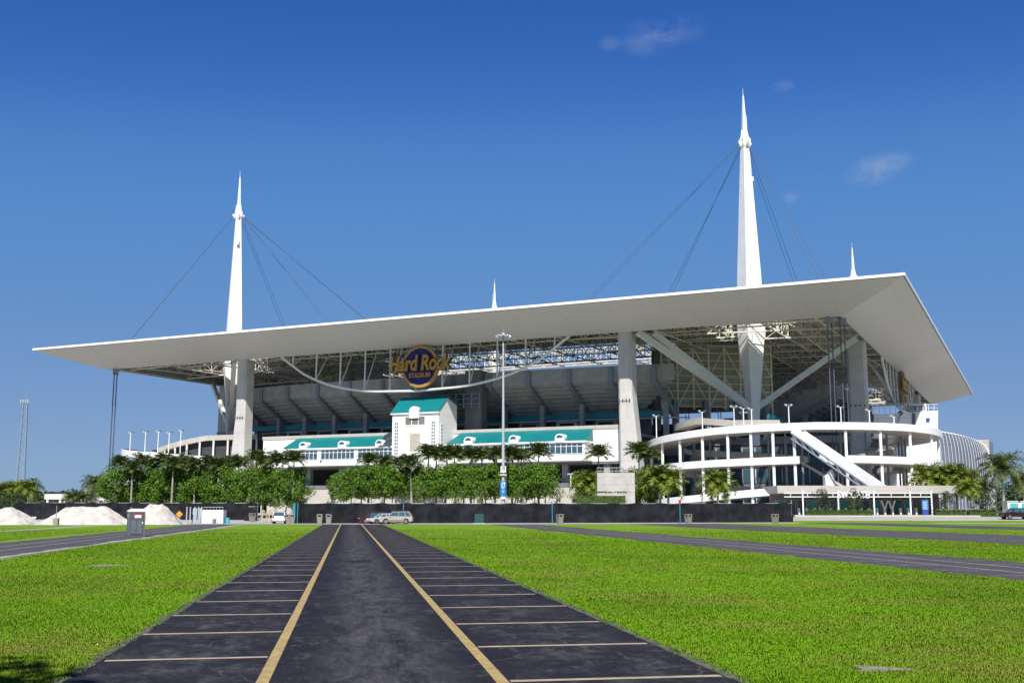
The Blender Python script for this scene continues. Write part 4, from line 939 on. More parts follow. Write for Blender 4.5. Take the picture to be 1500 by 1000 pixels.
def palm(seed, h, kind='royal', nf=28, fl=2.75, m=M_palm, name='royal_palm', r0=.17):
    rs = random.Random(seed); root = thing(name, 'palm', 'palm tree', (0, 0, 0))
    mb = MB(); lean = rs.uniform(-.03, .03); bend = rs.uniform(-.02, .02); P = []; nn = 8
    for k in range(nn+1):
        t = k/nn; P.append(Vector((lean*h*t+bend*h*t*t, bend*h*t*.5, h*t)))
    for k in range(nn):
        t0, t1 = k/nn, (k+1)/nn; fr = lambda t: r0*(1.15-.45*t+.12*math.sin(PI*t)) if kind == 'royal' else r0*(1.0-.45*t+.5*max(0, .1-t)*5)
        mb.tube(P[k], P[k+1], fr(t0), fr(t1), 8, M_trunk, cap=(k in (0, nn-1)))
    mb.build('trunk', root); top = P[-1]
    if kind == 'royal':
        mb = MB(); mb.tube(top, top+Vector((0, 0, .9)), r0*.75, r0*.5, 8, M_shaft); mb.tube(top+Vector((0, 0, .9)), top+Vector((0, 0, 1.3)), r0*.5, r0*.2, 8, M_shaft); mb.build('crownshaft', root); top = top+Vector((0, 0, 1.15))
    lm = MB()
    for f in range(nf):
        az = f*2.39996+rs.uniform(-.3, .3); el = 1.5-(1.3 if kind == 'royal' else 1.75)*((f+rs.uniform(0, 1.5))/nf)
        L = fl*rs.uniform(.85, 1.12); hd = Vector((math.cos(az), math.sin(az), 0)); side = Vector((-math.sin(az), math.cos(az), 0))
        pts = []; p = Vector(top); e_ = el; ns = 9
        for k in range(ns+1):
            pts.append(Vector(p)); p = p+(hd*math.cos(e_)+Vector((0, 0, 1))*math.sin(e_))*L/ns; e_ -= (.10+.11*k/ns) if kind == 'royal' else (.15+.13*k/ns)
        for k in range(ns): lm.tube(pts[k], pts[k+1], .035*(1-k/ns)+.012, .035*(1-(k+1)/ns)+.01, 3, M_shaft, cap=False)
        nl = 22
        for k in range(1, nl+1):
            t = k/nl*ns*.985; i = min(ns-1, int(t)); q = pts[i].lerp(pts[i+1], t-i); tn = (pts[i+1]-pts[i]).normalized(); upv = side.cross(tn)
            ln = L*.32*math.sin(PI*min(.97, .12+.86*k/nl))**.7
            for s in (-1, 1):
                dr = (side*s*rs.uniform(.75, 1)+tn*.55+upv*rs.uniform(-.75, .35)-Vector((0, 0, .25))).normalized()
                tip = q+dr*ln; wv_ = tn*.15
                lm.add([q-wv_*.6, q+wv_*.6, tip+wv_*.15, tip-wv_*.15], [(0, 1, 2, 3)], m)
    lm.build('crown', root); return root
SEED = [0]
def protos(fn, seeds, **k): return [fn(s, **k) for s in seeds]
USED = {}
def put(protolist, idx, loc, rz, sc, label, group):
    pr = protolist[idx % len(protolist)]; key = id(pr), idx % len(protolist)
    first = pr.name not in USED; USED[pr.name] = 1
    return place(pr, loc, rz, sc, label, group, first)
TB = protos(broadleaf, (1, 2, 3, 4), h=9.6, r=2.3)
TM = protos(broadleaf, (5, 6, 7, 8), h=9.6, r=2.2, base=.47, nclump=36)
TT = [broadleaf(11, 8.6, 1.5, base=.42, nclump=13, nl=40, name='slender_tree'), broadleaf(12, 7.6, 1.7, base=.5, nclump=12, nl=36, name='slender_tree')]
PR = protos(palm, (21, 22, 23, 24), h=8.4)
PC = protos(palm, (31, 32, 33), h=5.0, kind='coconut', nf=30, fl=3.3, m=M_coco, name='coconut_palm', r0=.2)
PD = protos(palm, (41, 42), h=6.2, kind='coconut', nf=32, fl=3.9, m=M_palm, name='leafy_palm', r0=.22)
def hgt(py, y): return Y(750, py, y)[2]-gz(y)
def row(prl, spec, baseh, y, labelf, group, jit=1.5):
    rs = random.Random(len(spec)*7+int(y))
    for i, (px, py) in enumerate(spec):
        yy = y+rs.uniform(-jit, jit); top = hgt(py, yy); sc = top/baseh
        put(prl, i, GX(px, yy), rs.uniform(0, 6.28), sc, labelf(i), group)
# left row: green trees behind the low black screen, palms standing among them
sp = [(161+15.2*k, 679+(k*7) % 5-(k % 3)) for k in range(19)]
row(TB, sp, 10.6, 186, lambda i: f'{ORD[i]} leafy green tree from the left in the row behind the sand piles', 'green trees in the left row', 2.5)
sp = [(172, 668), (191, 676), (206, 666), (219, 672), (236, 665), (250, 670), (268, 667), (284, 671), (303, 668), (318, 672), (332, 668), (349, 669), (374, 660), (384, 668), (404, 663), (428, 661)]
row(PR, sp, 11.2, 187, lambda i: f'{ORD[i]} royal palm from the left in the row behind the sand piles', 'royal palms in the left row', 3)
# middle row in front of the facade
sp = [(500, 690)]+[(515+15.*k, 681-(k*5) % 4-(2 if k > 8 else 0)) for k in range(20)]
row(TM, sp, 10.5, 184, lambda i: f'{ORD[i]} leafy green tree from the left in the row before the white facade', 'green trees in the middle row', 2.5)
sp = [(486, 690), (492, 694), (612, 700), (668, 705), (705, 703), (760, 705), (815, 700)]
row(TT, sp, 9.0, 176, lambda i: f'{ORD[i]} thin young tree from the left just behind the black fence', 'thin young trees behind the black fence', .6)
sp = [(539, 664), (562, 668), (583, 669), (603, 667), (626, 652), (638, 655), (652, 652), (667, 655), (690, 656), (706, 657), (724, 654), (750, 656), (764, 658), (789, 650)]
row(PR, sp, 11.2, 187, lambda i: f'{ORD[i]} royal palm from the left in the row before the white facade', 'royal palms in the middle row', 4)
# clump by the concrete tank
sp = [(849, 690), (868, 684), (921, 680), (936, 676), (951, 684)]
row(TB, sp, 11.2, 190, lambda i: f'{ORD[i]} green tree from the left round the grey tank beside the tall pylon', 'green trees round the tank', 2)
sp = [(878, 652), (938, 648), (951, 655)]
row(PR, sp, 11.2, 192, lambda i: f'{["royal palm just left of", "tall royal palm right of", "royal palm standing at the right shoulder of"][i]} the tall front pylon', 'royal palms by the pylon', 1)
sp = [(862, 683), (968, 671), (979, 680)]
row(PC, sp, 7.6, 185, lambda i: f'{["low yellow-green palm left of the grey tank", "yellow-green palm right of the tank, rising above its neighbours", "yellow-green palm at the right edge of the clump beside the ramp"][i]}', 'coconut palms round the tank', 1)
put(PC, 0, GX(1052, 180), 1.2, hgt(681, 180)/7.6, 'bright yellow-green palm standing alone before the spiral ramp, behind the black fence', 'coconut palms before the ramp')
put(TT, 0, GX(1062, 178), 2.2, hgt(722, 178)/9.0, 'dark small tree beside the lone palm in front of the ramp', 'small trees before the ramp')
# right end
sp = [(1357, 672), (1385, 672), (1402, 673), (1418, 680)]
row(PC, sp, 7.6, 208, lambda i: f'{ORD[i]} yellow-green palm from the left in front of the glass hall', 'coconut palms before the glass hall', 3)
put(PC, 1, GX(1419, 196), .4, hgt(696, 196)/7.6, 'low broad yellow-green palm standing in the hedge before the glass hall', 'coconut palms before the glass hall')
put(PD, 0, GX(1471, 206), .9, hgt(661, 206)/8.6, 'tallest dark palm with a pale thick trunk near the right edge', 'dark palms at the right edge')
put(PD, 1, GX(1501, 215), 2.0, hgt(688, 215)/9.0, 'dark palm cut off by the right edge of the view', 'dark palms at the right edge')
put(PD, 1, GX(1440, 209), 4.0, hgt(700, 209)/9.0, 'leaning dark palm between the glass hall palms and the tallest palm', 'dark palms at the right edge')
DB = [broadleaf(51, 6.0, 1.8, m=M_leafd, base=.15, nclump=18, nl=60, size=.36, name='dark_shrub_tree'), broadleaf(52, 6.0, 1.7, m=M_leafd, base=.2, nclump=18, nl=60, size=.36, name='dark_shrub_tree')]
for i, (px, py, y, lab) in enumerate(((1202, 713, 196, 'dark conical young tree before the left part of the gate'), (1251, 714, 196, 'dark conical young tree half covering the gate lettering'), (1390, 717, 198, 'dark bushy tree at the right end of the gate roof'), (1437, 712, 199, 'dark bushy tree beside the low broad palm, before the glass hall'), (1452, 722, 204, 'dark bush at the foot of the tallest right palm'))):
    put(DB, i, GX(px, y), i*1.3, hgt(py, y)/6.6, lab, 'dark small trees round the gate')
# left edge
sp = [(4, 700), (18, 698), (40, 696), (-12, 708)]
row(PC, sp, 7.6, 190, lambda i: f'{["bushy palm at the left edge of the view", "second bushy palm from the left edge", "leaning palm with a clear crown left of the distant shelter", "palm cut by the left edge, lowest of its cluster"][i]}', 'palms at the left edge', 3)
sp = [(5, 716), (25, 718), (-10, 720)]
row(DB, sp, 6.6, 184, lambda i: f'{["dark bush", "right-hand dark bush", "dark bush cut off by the frame"][i]} under the palms at the left edge', 'bushes at the left edge', 2)
put(PD, 0, GX(137, 205), 3., hgt(692, 205)/9.0, 'dark palm rising above the slanted white stair roof', 'palms round the stair roof')
put(PD, 1, GX(160, 192), 1., hgt(690, 192)/9.0, 'drooping palm just right of the slanted white stair roof', 'palms round the stair roof')
put(PD, 0, GX(104, 186), 1., hgt(716, 186)/9.0, 'squat palm beside the distant white shelter', 'palms round the stair roof')
put(PD, 1, GX(122, 188), 2., hgt(718, 188)/9.0, 'squat palm in front of the slanted stair roof', 'palms round the stair roof')
# hedges
def hedge(px0, px1, y, ztop, label, dep=1.6):
    a, b = GX(px0, y), GX(px1, y); z0 = a[2]; h = ztop; root = thing('hedge', label, 'hedge', ((a[0]+b[0])/2, y, z0), 'clipped hedges before the gate')
    lm = MB(); L = b[0]-a[0]; n = int(L*70); rs = random.Random(int(px0))
    mb = MB(); mb.box(((a[0]+b[0])/2, y+dep/2, z0+h*.45), (L-.3, dep-.3, h*.86), M_hedge); mb.build('core', root)
    for _ in range(n):
        p = Vector((rs.uniform(a[0], b[0]), y+rs.choice((0, rs.uniform(0, dep))), z0+rs.uniform(0, h)))
        if rs.random() < .5: p.z = z0+h
        leaves(lm, [p], [.14], 1, .30, M_hedge, .8, rs)
    lm.build('foliage', root)
hedge(1181, 1279, 191.2, 1.0, 'long clipped hedge in front of the gate turnstiles'); hedge(1370, 1416, 191.2, 1.1, 'clipped hedge left of the low broad palm'); hedge(1419, 1462, 191.2, 1.1, 'clipped hedge between the low broad palm and the pickup')
hedge(845, 918, 172.5, 4.6, 'loose shrub bed in front of the grey tank behind the fence', 1.8)
# far tree line
mb = MB(); rs = random.Random(5)
lm = MB()
for px in range(-40, 190, 4):
    q = Y(px, 746, 420); hh = 4+ (746-(728+3*math.sin(px*.11)+2*math.sin(px*.37)))*420/F-2
    for k in range(6): leaves(lm, [(q[0]+rs.uniform(-2, 2), 420+rs.uniform(-4, 4), 1+hh*(k+.4)/6)], [2.2], 26, 1.5, M_far, .8, rs)
for px in range(1440, 1570, 5):
    q = Y(px, 746, 420); hh = 9+2*math.sin(px*.2)
    for k in range(6): leaves(lm, [(q[0]+rs.uniform(-2, 2), 420+rs.uniform(-4, 4), 1+hh*(k+.4)/6)], [2.2], 26, 1.5, M_far, .8, rs)
tag(lm.build('far_wood'), 'dark line of far trees beyond the parking lot', 'trees', kind='stuff')
# a tree behind the photographer throws the shadow in the lower left corner
put(TB, 2, (-8.3, 2.3, 0), .5, 1.22, 'leafy tree standing behind the viewpoint that shades the lower left grass', 'trees behind the viewpoint')

# near lawn: real blades of grass
def grass_blades():
    M = nt_ground(bpy.data.materials.new('grass_blade'), (.135, .300, .003), (.195, .370, .008), .55, dry=(.26, .25, .05), rough=.8, bump=0, fine=4.)
    n_try = 2700000
    x = RNG.uniform(-1, 1, n_try); yy = 11+(RNG.uniform(0, 1, n_try)**2.6)*110; x = x*(yy*.49+2.5)
    keep = RNG.uniform(0, 1, n_try) < np.clip((121-yy)/60, 0, 1)
    l = x*DN[0]+yy*DN[1]; jt = RNG.normal(0, .07, n_try)+.06*np.sin(yy*2.3)+.05*np.sin(yy*5.1+1)
    keep &= (l < LC0+.02+jt*.6) | (l > LC1-.02+jt*.6)
    for a, b in lanes: keep &= ~((l > min(a, b)-.1+jt) & (l < max(a, b)+.1+jt))
    keep &= ~((l > lanes[0][1]-1.2+jt) & (l < lanes[0][0]+1.2+jt)) | (l > max(lanes[0])+.5)
    for px, py, r in ((1290, 980, .36), (158, 828, .7)):
        c = G(px, py); keep &= ((x-c[0])/r)**2+((yy-c[1])/(r*.8))**2 > RNG.uniform(.05, 1.1, n_try)
    x, yy = x[keep], yy[keep]; n = len(x)
    clump = .5+.5*np.sin(x*.9+np.sin(yy*.8)*2)*np.sin(yy*.6+np.sin(x*.7)*2)
    h = RNG.uniform(.012, .038, n)*(.7+.5*clump)*(1+yy*.003); wd = (.0018+.00021*yy)*RNG.uniform(.7, 1.3, n)
    az = RNG.uniform(0, 2*PI, n); ln = RNG.uniform(.05, .6, n)*h; la = RNG.uniform(0, 2*PI, n)
    co = np.zeros((n, 3, 3)); co[:, 0, 0] = x-np.cos(az)*wd; co[:, 0, 1] = yy-np.sin(az)*wd; co[:, 1, 0] = x+np.cos(az)*wd; co[:, 1, 1] = yy+np.sin(az)*wd
    co[:, 2, 0] = x+np.cos(la)*ln; co[:, 2, 1] = yy+np.sin(la)*ln; co[:, 2, 2] = h
    me = bpy.data.meshes.new('grass'); me.vertices.add(n*3); me.vertices.foreach_set('co', co.ravel())
    me.loops.add(n*3); me.loops.foreach_set('vertex_index', np.arange(n*3)); me.polygons.add(n); me.polygons.foreach_set('loop_start', np.arange(0, n*3, 3))
    me.update(); me.validate(); me.materials.append(M)
    nr_ = np.stack([RNG.normal(0, .2, n), RNG.normal(-.1, .2, n), np.ones(n)], 1); nr_ /= np.linalg.norm(nr_, axis=1)[:, None]
    me.polygons.foreach_set('use_smooth', np.ones(n, bool)); me.normals_split_custom_set_from_vertices(np.repeat(nr_, 3, 0))
    o = bpy.data.objects.new('grass', me); COL.objects.link(o); tag(o, 'short bright green grass either side of the asphalt lane', 'grass', kind='stuff')
grass_blades()

# ------------------------------------------------------------------ fences
def fence(p0, p1, h, label, nposts, wob=.12, m=M_black, holes=()):
    p0, p1 = np.array(p0), np.array(p1); root = thing('screen_fence', label, 'fence', (p0+p1)/2, 'black screened fences')
    n = max(6, int(np.linalg.norm(p1-p0)/.8)); rs = random.Random(int(abs(p0[0])*10)); rings = []; d = (p1-p0)/np.linalg.norm(p1-p0); nr = np.array([-d[1], d[0], 0])
    for i in range(n+1):
        t = i/n; q = p0+(p1-p0)*t; q[2] = gz(q[1]); s = .10*math.sin(i*.9)+rs.uniform(-.06, .06); tp = h+.06*math.sin(i*1.31)-.07*abs(math.sin(i*PI/4))
        rings.append([q+nr*s*k+np.array([0, 0, tp*z]) for z, k in ((.015, .3), (.3, 1), (.7, 1), (1, .1))])
    mb = MB(); mb.loft(rings, m, close=False, cap=False); mb.build('mesh_screen', root, smooth=True)
    mb = MB(); mb.path([p0+(p1-p0)*i/12+np.array([0, 0, gz((p0+(p1-p0)*i/12)[1])-(p0+(p1-p0)*i/12)[2]+h-.05])+nr*.12 for i in range(13)], .035, 5, M_fpost); mb.build('top_rail', root)
    for k in range(nposts):
        q = p0+(p1-p0)*k/(nposts-1); q[2] = gz(q[1]); mb = MB(); mb.tube(q+nr*.18, q+nr*.18+np.array([0, 0, h+.06]), .045, None, 6, M_fpost); mb.build('post', root)
    return root
fence(GX(431, 163), GX(1161, 171), 2.95, 'long black screened fence across the front of the stadium', 34)
fence(GX(1161, 171), GX(1161, 186), 2.95, 'short black fence return beside the gate', 7)
fence(GX(22, 181), GX(377, 179), 2.75, 'black screened fence behind the sand piles', 22)
fence(GX(358, 176), GX(377, 176), 2.3, 'short dark fence panel left of the timber tree props', 4)
# ------------------------------------------------------------------ small things along the fence
def teal_post(px, ytop, y, label, cap=None):
    q = GX(px, y); root = thing('sign_post', label, 'post', q, 'teal posts along the fence'); t = Y(px, ytop, y)[2]
    mb = MB(); mb.tube(q, (q[0], q[1], t), .075, None, 8, M_post); mb.build('pole', root)
    mb = MB(); mb.box((q[0], q[1], t+.03), (.2, .2, .06) if not cap else (.32, .2, .6), M_post if not cap else MATS['red_paint']); mb.build('cap', root)
teal_post(591, 737, 160, 'teal post beside the gold car, carrying a litter bin'); teal_post(809, 738, 160, 'teal post right of the tall light pole'); teal_post(996, 735, 160, 'teal post with a red cap before the fence', 1)
q = GX(433.5, 161); root = thing('sign_post', 'wide teal gate post at the left end of the long black fence', 'post', q, 'teal posts along the fence')
mb = MB(); mb.box(q+np.array([-.25, 0, 1.45]), (.36, .2, 2.9), M_post); mb.build('panel', root); mb = MB(); mb.tube(q+np.array([.25, 0, 0]), q+np.array([.25, 0, 2.9]), .08, None, 8, M_post); mb.build('pole', root)
def make_bin():
    root = thing('litter_bin', 'bin', 'bin', (0, 0, 0)); 
    def sqr(h, z): return [(-h, -h, z), (h, -h, z), (h, h, z), (-h, h, z)]
    mb = MB(); mb.loft([sqr(.30, 0), sqr(.37, .85)], M_bin); mb.build('body', root)
    mb = MB(); mb.loft([sqr(.40, .87), sqr(.40, 1.0)], M_bin)
    for a, b in ((-1, -1), (1, -1), (1, 1), (-1, 1)): mb.box((a*.33, b*.33, 1.12), (.12, .12, .24), M_bin)
    mb.loft([sqr(.40, 1.245), sqr(.37, 1.36)], M_bin); mb.build('lid', root)
    mb = MB(); mb.box((0, 0, 1.12), (.5, .5, .22), M_trimblk); mb.build('opening', root); return root
binp = make_bin()
for i, (px, y, lab) in enumerate(((469, 158, 'beige litter bin farther left of the asphalt lane end'), (482, 153, 'beige litter bin nearest the left corner of the asphalt lane'), (420, 160, 'beige litter bin beside the white car'), (428, 160, 'beige litter bin against the teal gate post'), (592, 158, 'beige litter bin at the teal post beside the gold car'), (820, 158, 'beige litter bin right of the tall light pole'), (1008, 160, 'beige litter bin next to the red-capped post'), (1135, 162, 'beige litter bin near the right end of the black fence'), (370, 172, 'beige litter bin before the dark fence panel on the left'))):
    place(binp, GX(px, y), .1*i, 1.0, lab, 'litter bins along the fence', i == 0)
q = GX(702, 159.5); root = thing('utility_box', 'teal utility cabinet against the black fence left of the tall light pole', 'utility box', q)
mb = MB(); mb.box(q+np.array([0, 0, .75]), (1.3, .7, 1.3), mat('dark_teal_cabinet', (.008, .055, .055), .6)); mb.build('cabinet', root); mb = MB(); mb.box(q+np.array([0, 0, .05]), (1.7, .9, .1), M_tan); mb.build('base', root)
for s_ in (-.31, .31): MB().box(q+np.array([s_, -.365, .75]), (.58, .03, 1.15), MATS['dark_teal_cabinet']).build('door', root)
# cars
def wheel(root, x, y, r, wdt=.22):
    mb = MB(); n = 18
    A = lambda yy, rr: [(x+rr*math.cos(2*PI*i/n), yy, r+rr*math.sin(2*PI*i/n)) for i in range(n)]
    mb.loft([A(y-wdt/2, r*.9), A(y-wdt/2+.03, r), A(y+wdt/2-.03, r), A(y+wdt/2, r*.9)], M_tyre); w_ = mb.build('wheel', root)
    mb = MB(); s = 1 if y > 0 else -1; mb.loft([A(y+s*(wdt/2-.05), r*.62), A(y+s*(wdt/2+.012), r*.58)], M_rim); mb.build('rim', w_)
def car(label, kind, col, loc, rz, group=None, lower=None):
    m = mat('car_paint_'+kind, col, .3, metal=.3, coat=.6); ml = lower or m
    root = thing('parked_car' if kind != 'pickup' else 'pickup_truck', label, 'car' if kind != 'pickup' else 'pickup truck', (0, 0, 0), group)
    if kind == 'suv': L, wd, r = 4.6, 1.84, .37; belt = 1.02; body = [(-2.28, .45), (-2.30, .72), (-2.18, 1.0), (2.22, 1.06), (2.30, .9), (2.30, .45), (1.85, .32), (-1.95, .32)]; hood = [(-2.18, 1.0), (-1.05, 1.10), (2.22, 1.06)]; cab = [(-1.15, 1.06), (-.45, 1.72), (1.75, 1.74), (2.2, 1.08)]; wx = (-1.38, 1.38)
    elif kind == 'sedan': L, wd, r = 4.5, 1.78, .32; body = [(-2.22, .4), (-2.25, .62), (-2.1, .8), (2.15, .92), (2.25, .75), (2.22, .4), (1.8, .28), (-1.9, .28)]; hood = [(-2.1, .8), (-.95, .93), (2.15, .92)]; cab = [(-1.05, .9), (-.25, 1.43), (.95, 1.45), (1.75, .93)]; wx = (-1.36, 1.36)
    else: L, wd, r = 5.6, 1.95, .40; body = [(-2.75, .5), (-2.8, .8), (-2.7, 1.1), (2.75, 1.12), (2.8, .9), (2.78, .55), (2.2, .42), (-2.2, .42)]; hood = [(-2.7, 1.1), (-1.3, 1.18), (2.75, 1.12)]; cab = [(-1.35, 1.12), (-.75, 1.82), (.95, 1.84), (1.2, 1.14)]; wx = (-1.75, 1.75)
    h = wd/2; poly = body[:2]+hood+body[4:]
    mb = MB(); ins = lambda P, k: [(a*(1-.008*k), z) for a, z in P]
    mb.loft([[(a*.985, -h, z) for a, z in [(a, z if z < .95 else z-.06) for a, z in poly]], [(a, -h+.07, z) for a, z in poly], [(a, h-.07, z) for a, z in poly], [(a*.985, h, z) for a, z in [(a, z if z < .95 else z-.06) for a, z in poly]]], m); bd = mb.build('body', root)
    zc = cab[1][1]; tb = .13
    mb = MB(); mb.hexa([(cab[0][0], -h+.1, cab[0][1]-.04), (cab[3][0], -h+.1, cab[3][1]-.04), (cab[3][0], h-.1, cab[3][1]-.04), (cab[0][0], h-.1, cab[0][1]-.04)], [(cab[1][0], -h+.1+tb, zc-.05), (cab[2][0], -h+.1+tb, cab[2][1]-.05), (cab[2][0], h-.1-tb, cab[2][1]-.05), (cab[1][0], h-.1-tb, zc-.05)], M_glass); mb.build('window', root)
    mb = MB(); mb.hexa([(cab[1][0]-.06, -h+.09+tb, zc-.06), (cab[2][0]+.05, -h+.09+tb, cab[2][1]-.06), (cab[2][0]+.05, h-.09-tb, cab[2][1]-.06), (cab[1][0]-.06, h-.09-tb, zc-.06)], [(cab[1][0]+.1, -h+.16+tb, zc+.02), (cab[2][0]-.06, -h+.16+tb, cab[2][1]+.02), (cab[2][0]-.06, h-.16-tb, cab[2][1]+.02), (cab[1][0]+.1, h-.16-tb, zc+.02)], m)
    for s in (-1, 1):
        yb, yt = s*(h-.085), s*(h-.085-tb)
        for a, b in ((cab[0], cab[1]), (cab[3], cab[2])): mb.beam((a[0], yb, a[1]-.04), (b[0], yt, b[1]-.03), .09, .09, m)
        for t in ((.42, .74) if kind != 'pickup' else (.55,)):
            x0 = cab[0][0]+(cab[3][0]-cab[0][0])*t; x1 = cab[1][0]+(cab[2][0]-cab[1][0])*t; mb.beam((x0, yb, cab[0][1]-.04), (x1, yt, zc-.03), .09, .06, m)
        if kind == 'suv': mb.beam((cab[1][0]+.3, yt*.95, zc+.07), (cab[2][0]-.2, yt*.95, zc+.08), .05, .05, M_trimblk)
    mb.build('roof', root)
    mb = MB(); xr = body[4][0]; mb.box((-L/2+.02 if kind != 'pickup' else -2.74, 0, .52), (.14, wd*.9, .22), ml if kind != 'sedan' else m); mb.build('bumper', root)
    mb = MB(); mb.box((L/2-.01, 0, .52), (.14, wd*.9, .22), ml if kind != 'sedan' else m); mb.build('bumper', root)
    for s in (-1, 1):
        mb = MB(); mb.box((0, s*(h+.004), .50), (L*.52, .03, .2), ml if lower else M_trimblk); mb.build('sill', root)
        mb = MB(); mb.box((-L/2+.10, s*(h-.28), .80 if kind != 'sedan' else .66), (.16, .4, .17), M_head); mb.build('headlight', root)
        mb = MB(); mb.box((L/2-.06, s*(h-.17), .98 if kind != 'sedan' else .78), (.12, .22, .34 if kind != 'sedan' else .18), M_tail); mb.build('taillight', root)
        mb = MB(); mb.box((cab[0][0]+.35, s*(h+.08), cab[0][1]+.06), (.12, .2, .14), m); mb.build('mirror', root)
        for x in wx:
            mb = MB(); n = 16; mb.add([(x+(r+.07)*math.cos(PI*i/n), s*(h+.006), r+(r+.07)*math.sin(PI*i/n)) for i in range(n+1)]+[(x-(r+.07), s*(h+.006), .3), (x+(r+.07), s*(h+.006), .3)], [tuple(range(n+1))+(n+1, n+2)], M_trimblk); mb.build('wheel_arch', root)
            wheel(root, x, s*(h-.10), r)
    mb = MB(); mb.box((L/2+.035, 0, .78), (.03, .5, .14), M_plain); mb.build('number_plate', root)
    root.location = tuple(map(float, loc)); root.rotation_euler = (0, 0, rz); return root
GRP = 'cars parked along the fence'
car('gold and tan sport utility car parked side-on before the fence', 'suv', (.50, .465, .40), GX(580.5, 155), .06, GRP, mat('tan_cladding', (.20, .155, .10), .5))
car('silver-white sedan parked nose-out beside the gold car', 'sedan', (.66, .67, .70), GX(561, 158.5), .55, GRP)
c3 = car('dark red car half hidden behind the silver sedan', 'suv', (.10, .012, .016), GX(547, 161), .3, GRP); c3.scale = (.93,)*3
car('white hatchback seen from behind left of the fence end', 'suv', (.80, .80, .80), GX(410.5, 161), -PI/2+.12, GRP).scale = (.98,)*3
c5 = car('maroon and black pickup truck at the right edge', 'pickup', (.030, .007, .010), GX(1489, 181), .1)
# portable toilet
q = G(198, 785.5); PT = thing('portable_toilet', 'grey portable toilet standing beside the left asphalt lane', 'portable toilet', q); a = .42
def rot(x, y, z): c_, s_ = math.cos(a), math.sin(a); return (q[0]+x*c_-y*s_, q[1]+x*s_+y*c_, q[2]+z)
def rbox(mb, x0, x1, y0, y1, z0, z1, m): mb.hexa([rot(x0, y0, z0), rot(x1, y0, z0), rot(x1, y1, z0), rot(x0, y1, z0)], [rot(x0, y0, z1), rot(x1, y0, z1), rot(x1, y1, z1), rot(x0, y1, z1)], m)
mb = MB(); rbox(mb, -.58, .58, -.58, .58, .1, 1.84, M_loo)
for k in range(6): rbox(mb, -.6, -.58, -.52+k*.19, -.44+k*.19, .2, 1.75, M_loo)
for s in (-.6, .52):
    rbox(mb, s, s+.08, -.62, -.54, .1, 1.86, M_loo)
mb.build('cabin', PT)
mb = MB(); rbox(mb, -.66, .62, -.66, .62, 0, .1, M_lood); mb.build('skid', PT)
mb = MB(); rbox(mb, -.47, .47, -.62, -.585, .16, 1.76, M_lood); dr = mb.build('door', PT)
mb = MB(); rbox(mb, -.40, -.03, -.645, -.622, .22, 1.2, M_loo); rbox(mb, .03, .40, -.645, -.622, .22, 1.2, M_loo); mb.build('door_panel', dr)
mb = MB(); rbox(mb, .38, .44, -.66, -.622, .95, 1.1, M_plain); mb.build('handle', dr)
mb = MB(); rbox(mb, -.2, .34, -.64, -.622, 1.36, 1.70, M_red); rbox(mb, -.17, .31, -.655, -.641, 1.39, 1.60, M_plain); mb.build('notice', dr)
mb = MB(); rbox(mb, -.61, -.602, -.4, -.1, 1.42, 1.72, M_plain); mb.build('notice', PT)
mb = MB()
def rr(hw, z): return [rot(-hw, -hw, z), rot(hw, -hw, z), rot(hw, hw, z), rot(-hw, hw, z)]
mb.loft([rr(.64, 1.84), rr(.64, 1.92), rr(.42, 2.04), rr(.2, 2.07)], M_plain); mb.build('roof', PT)
mb = MB(); p = rot(-.35, .3, 1.95); mb.tube(p, (p[0], p[1], p[2]+.28), .06, None, 8, M_loo); mb.build('vent_pipe', PT)
# sand piles
def pile(px0, px1, y, prof, label, dep, seed):
    x0, x1 = GX(px0, y)[0], GX(px1, y)[0]; n, mrow = 64, 26; rs = np.random.default_rng(seed); P = []
    ph = rs.uniform(0, 6, 8)
    for j in range(mrow+1):
        for i in range(n+1):
            s, t = i/n, j/mrow*2-1
            hh = np.interp(s, [a for a, _ in prof], [b for _, b in prof]); k = max(0, 1-abs(t)**1.35)
            hh = hh*k+ (.06*math.sin(9*s*2+ph[0]+t*3)+.05*math.sin(17*s*1.5+ph[1]-t*5)+.03*math.sin(31*s*2+ph[2]+t*9)+rs.normal(0, .018))*min(1, hh*k)
            P.append((x0+(x1-x0)*s+.12*math.sin(t*7+ph[3]), y+dep/2+t*dep/2*(1+.08*math.sin(s*11+ph[4])), gz(y)-.04+max(0, hh)))
    mb = MB(); mb.add(P, [(j*(n+1)+i, j*(n+1)+i+1, (j+1)*(n+1)+i+1, (j+1)*(n+1)+i) for j in range(mrow) for i in range(n)], M_sand)
    tag(mb.build('sand_pile', loc=((x0+x1)/2, y+dep/2, 0), smooth=True), label, 'sand pile', 'piles of pale sand left of the lot')
pile(-70, 36, 147, [(0, .3), (.3, 2.2), (.6, 2.3), (.75, 1.9), (1, 0)], 'pale sand pile cut off by the left edge', 9, 1)
pile(38, 176, 147, [(0, 0), (.1, .8), (.28, 2.35), (.5, 2.45), (.7, 2.45), (.84, 1.6), (1, .1)], 'long flat-topped pale sand pile, the middle one', 9, 2)
pile(160, 254, 149, [(0, .1), (.2, 1.2), (.46, 2.75), (.66, 2.85), (.82, 1.7), (1, 0)], 'tallest pale sand pile, behind the grey portable toilet', 9, 3)
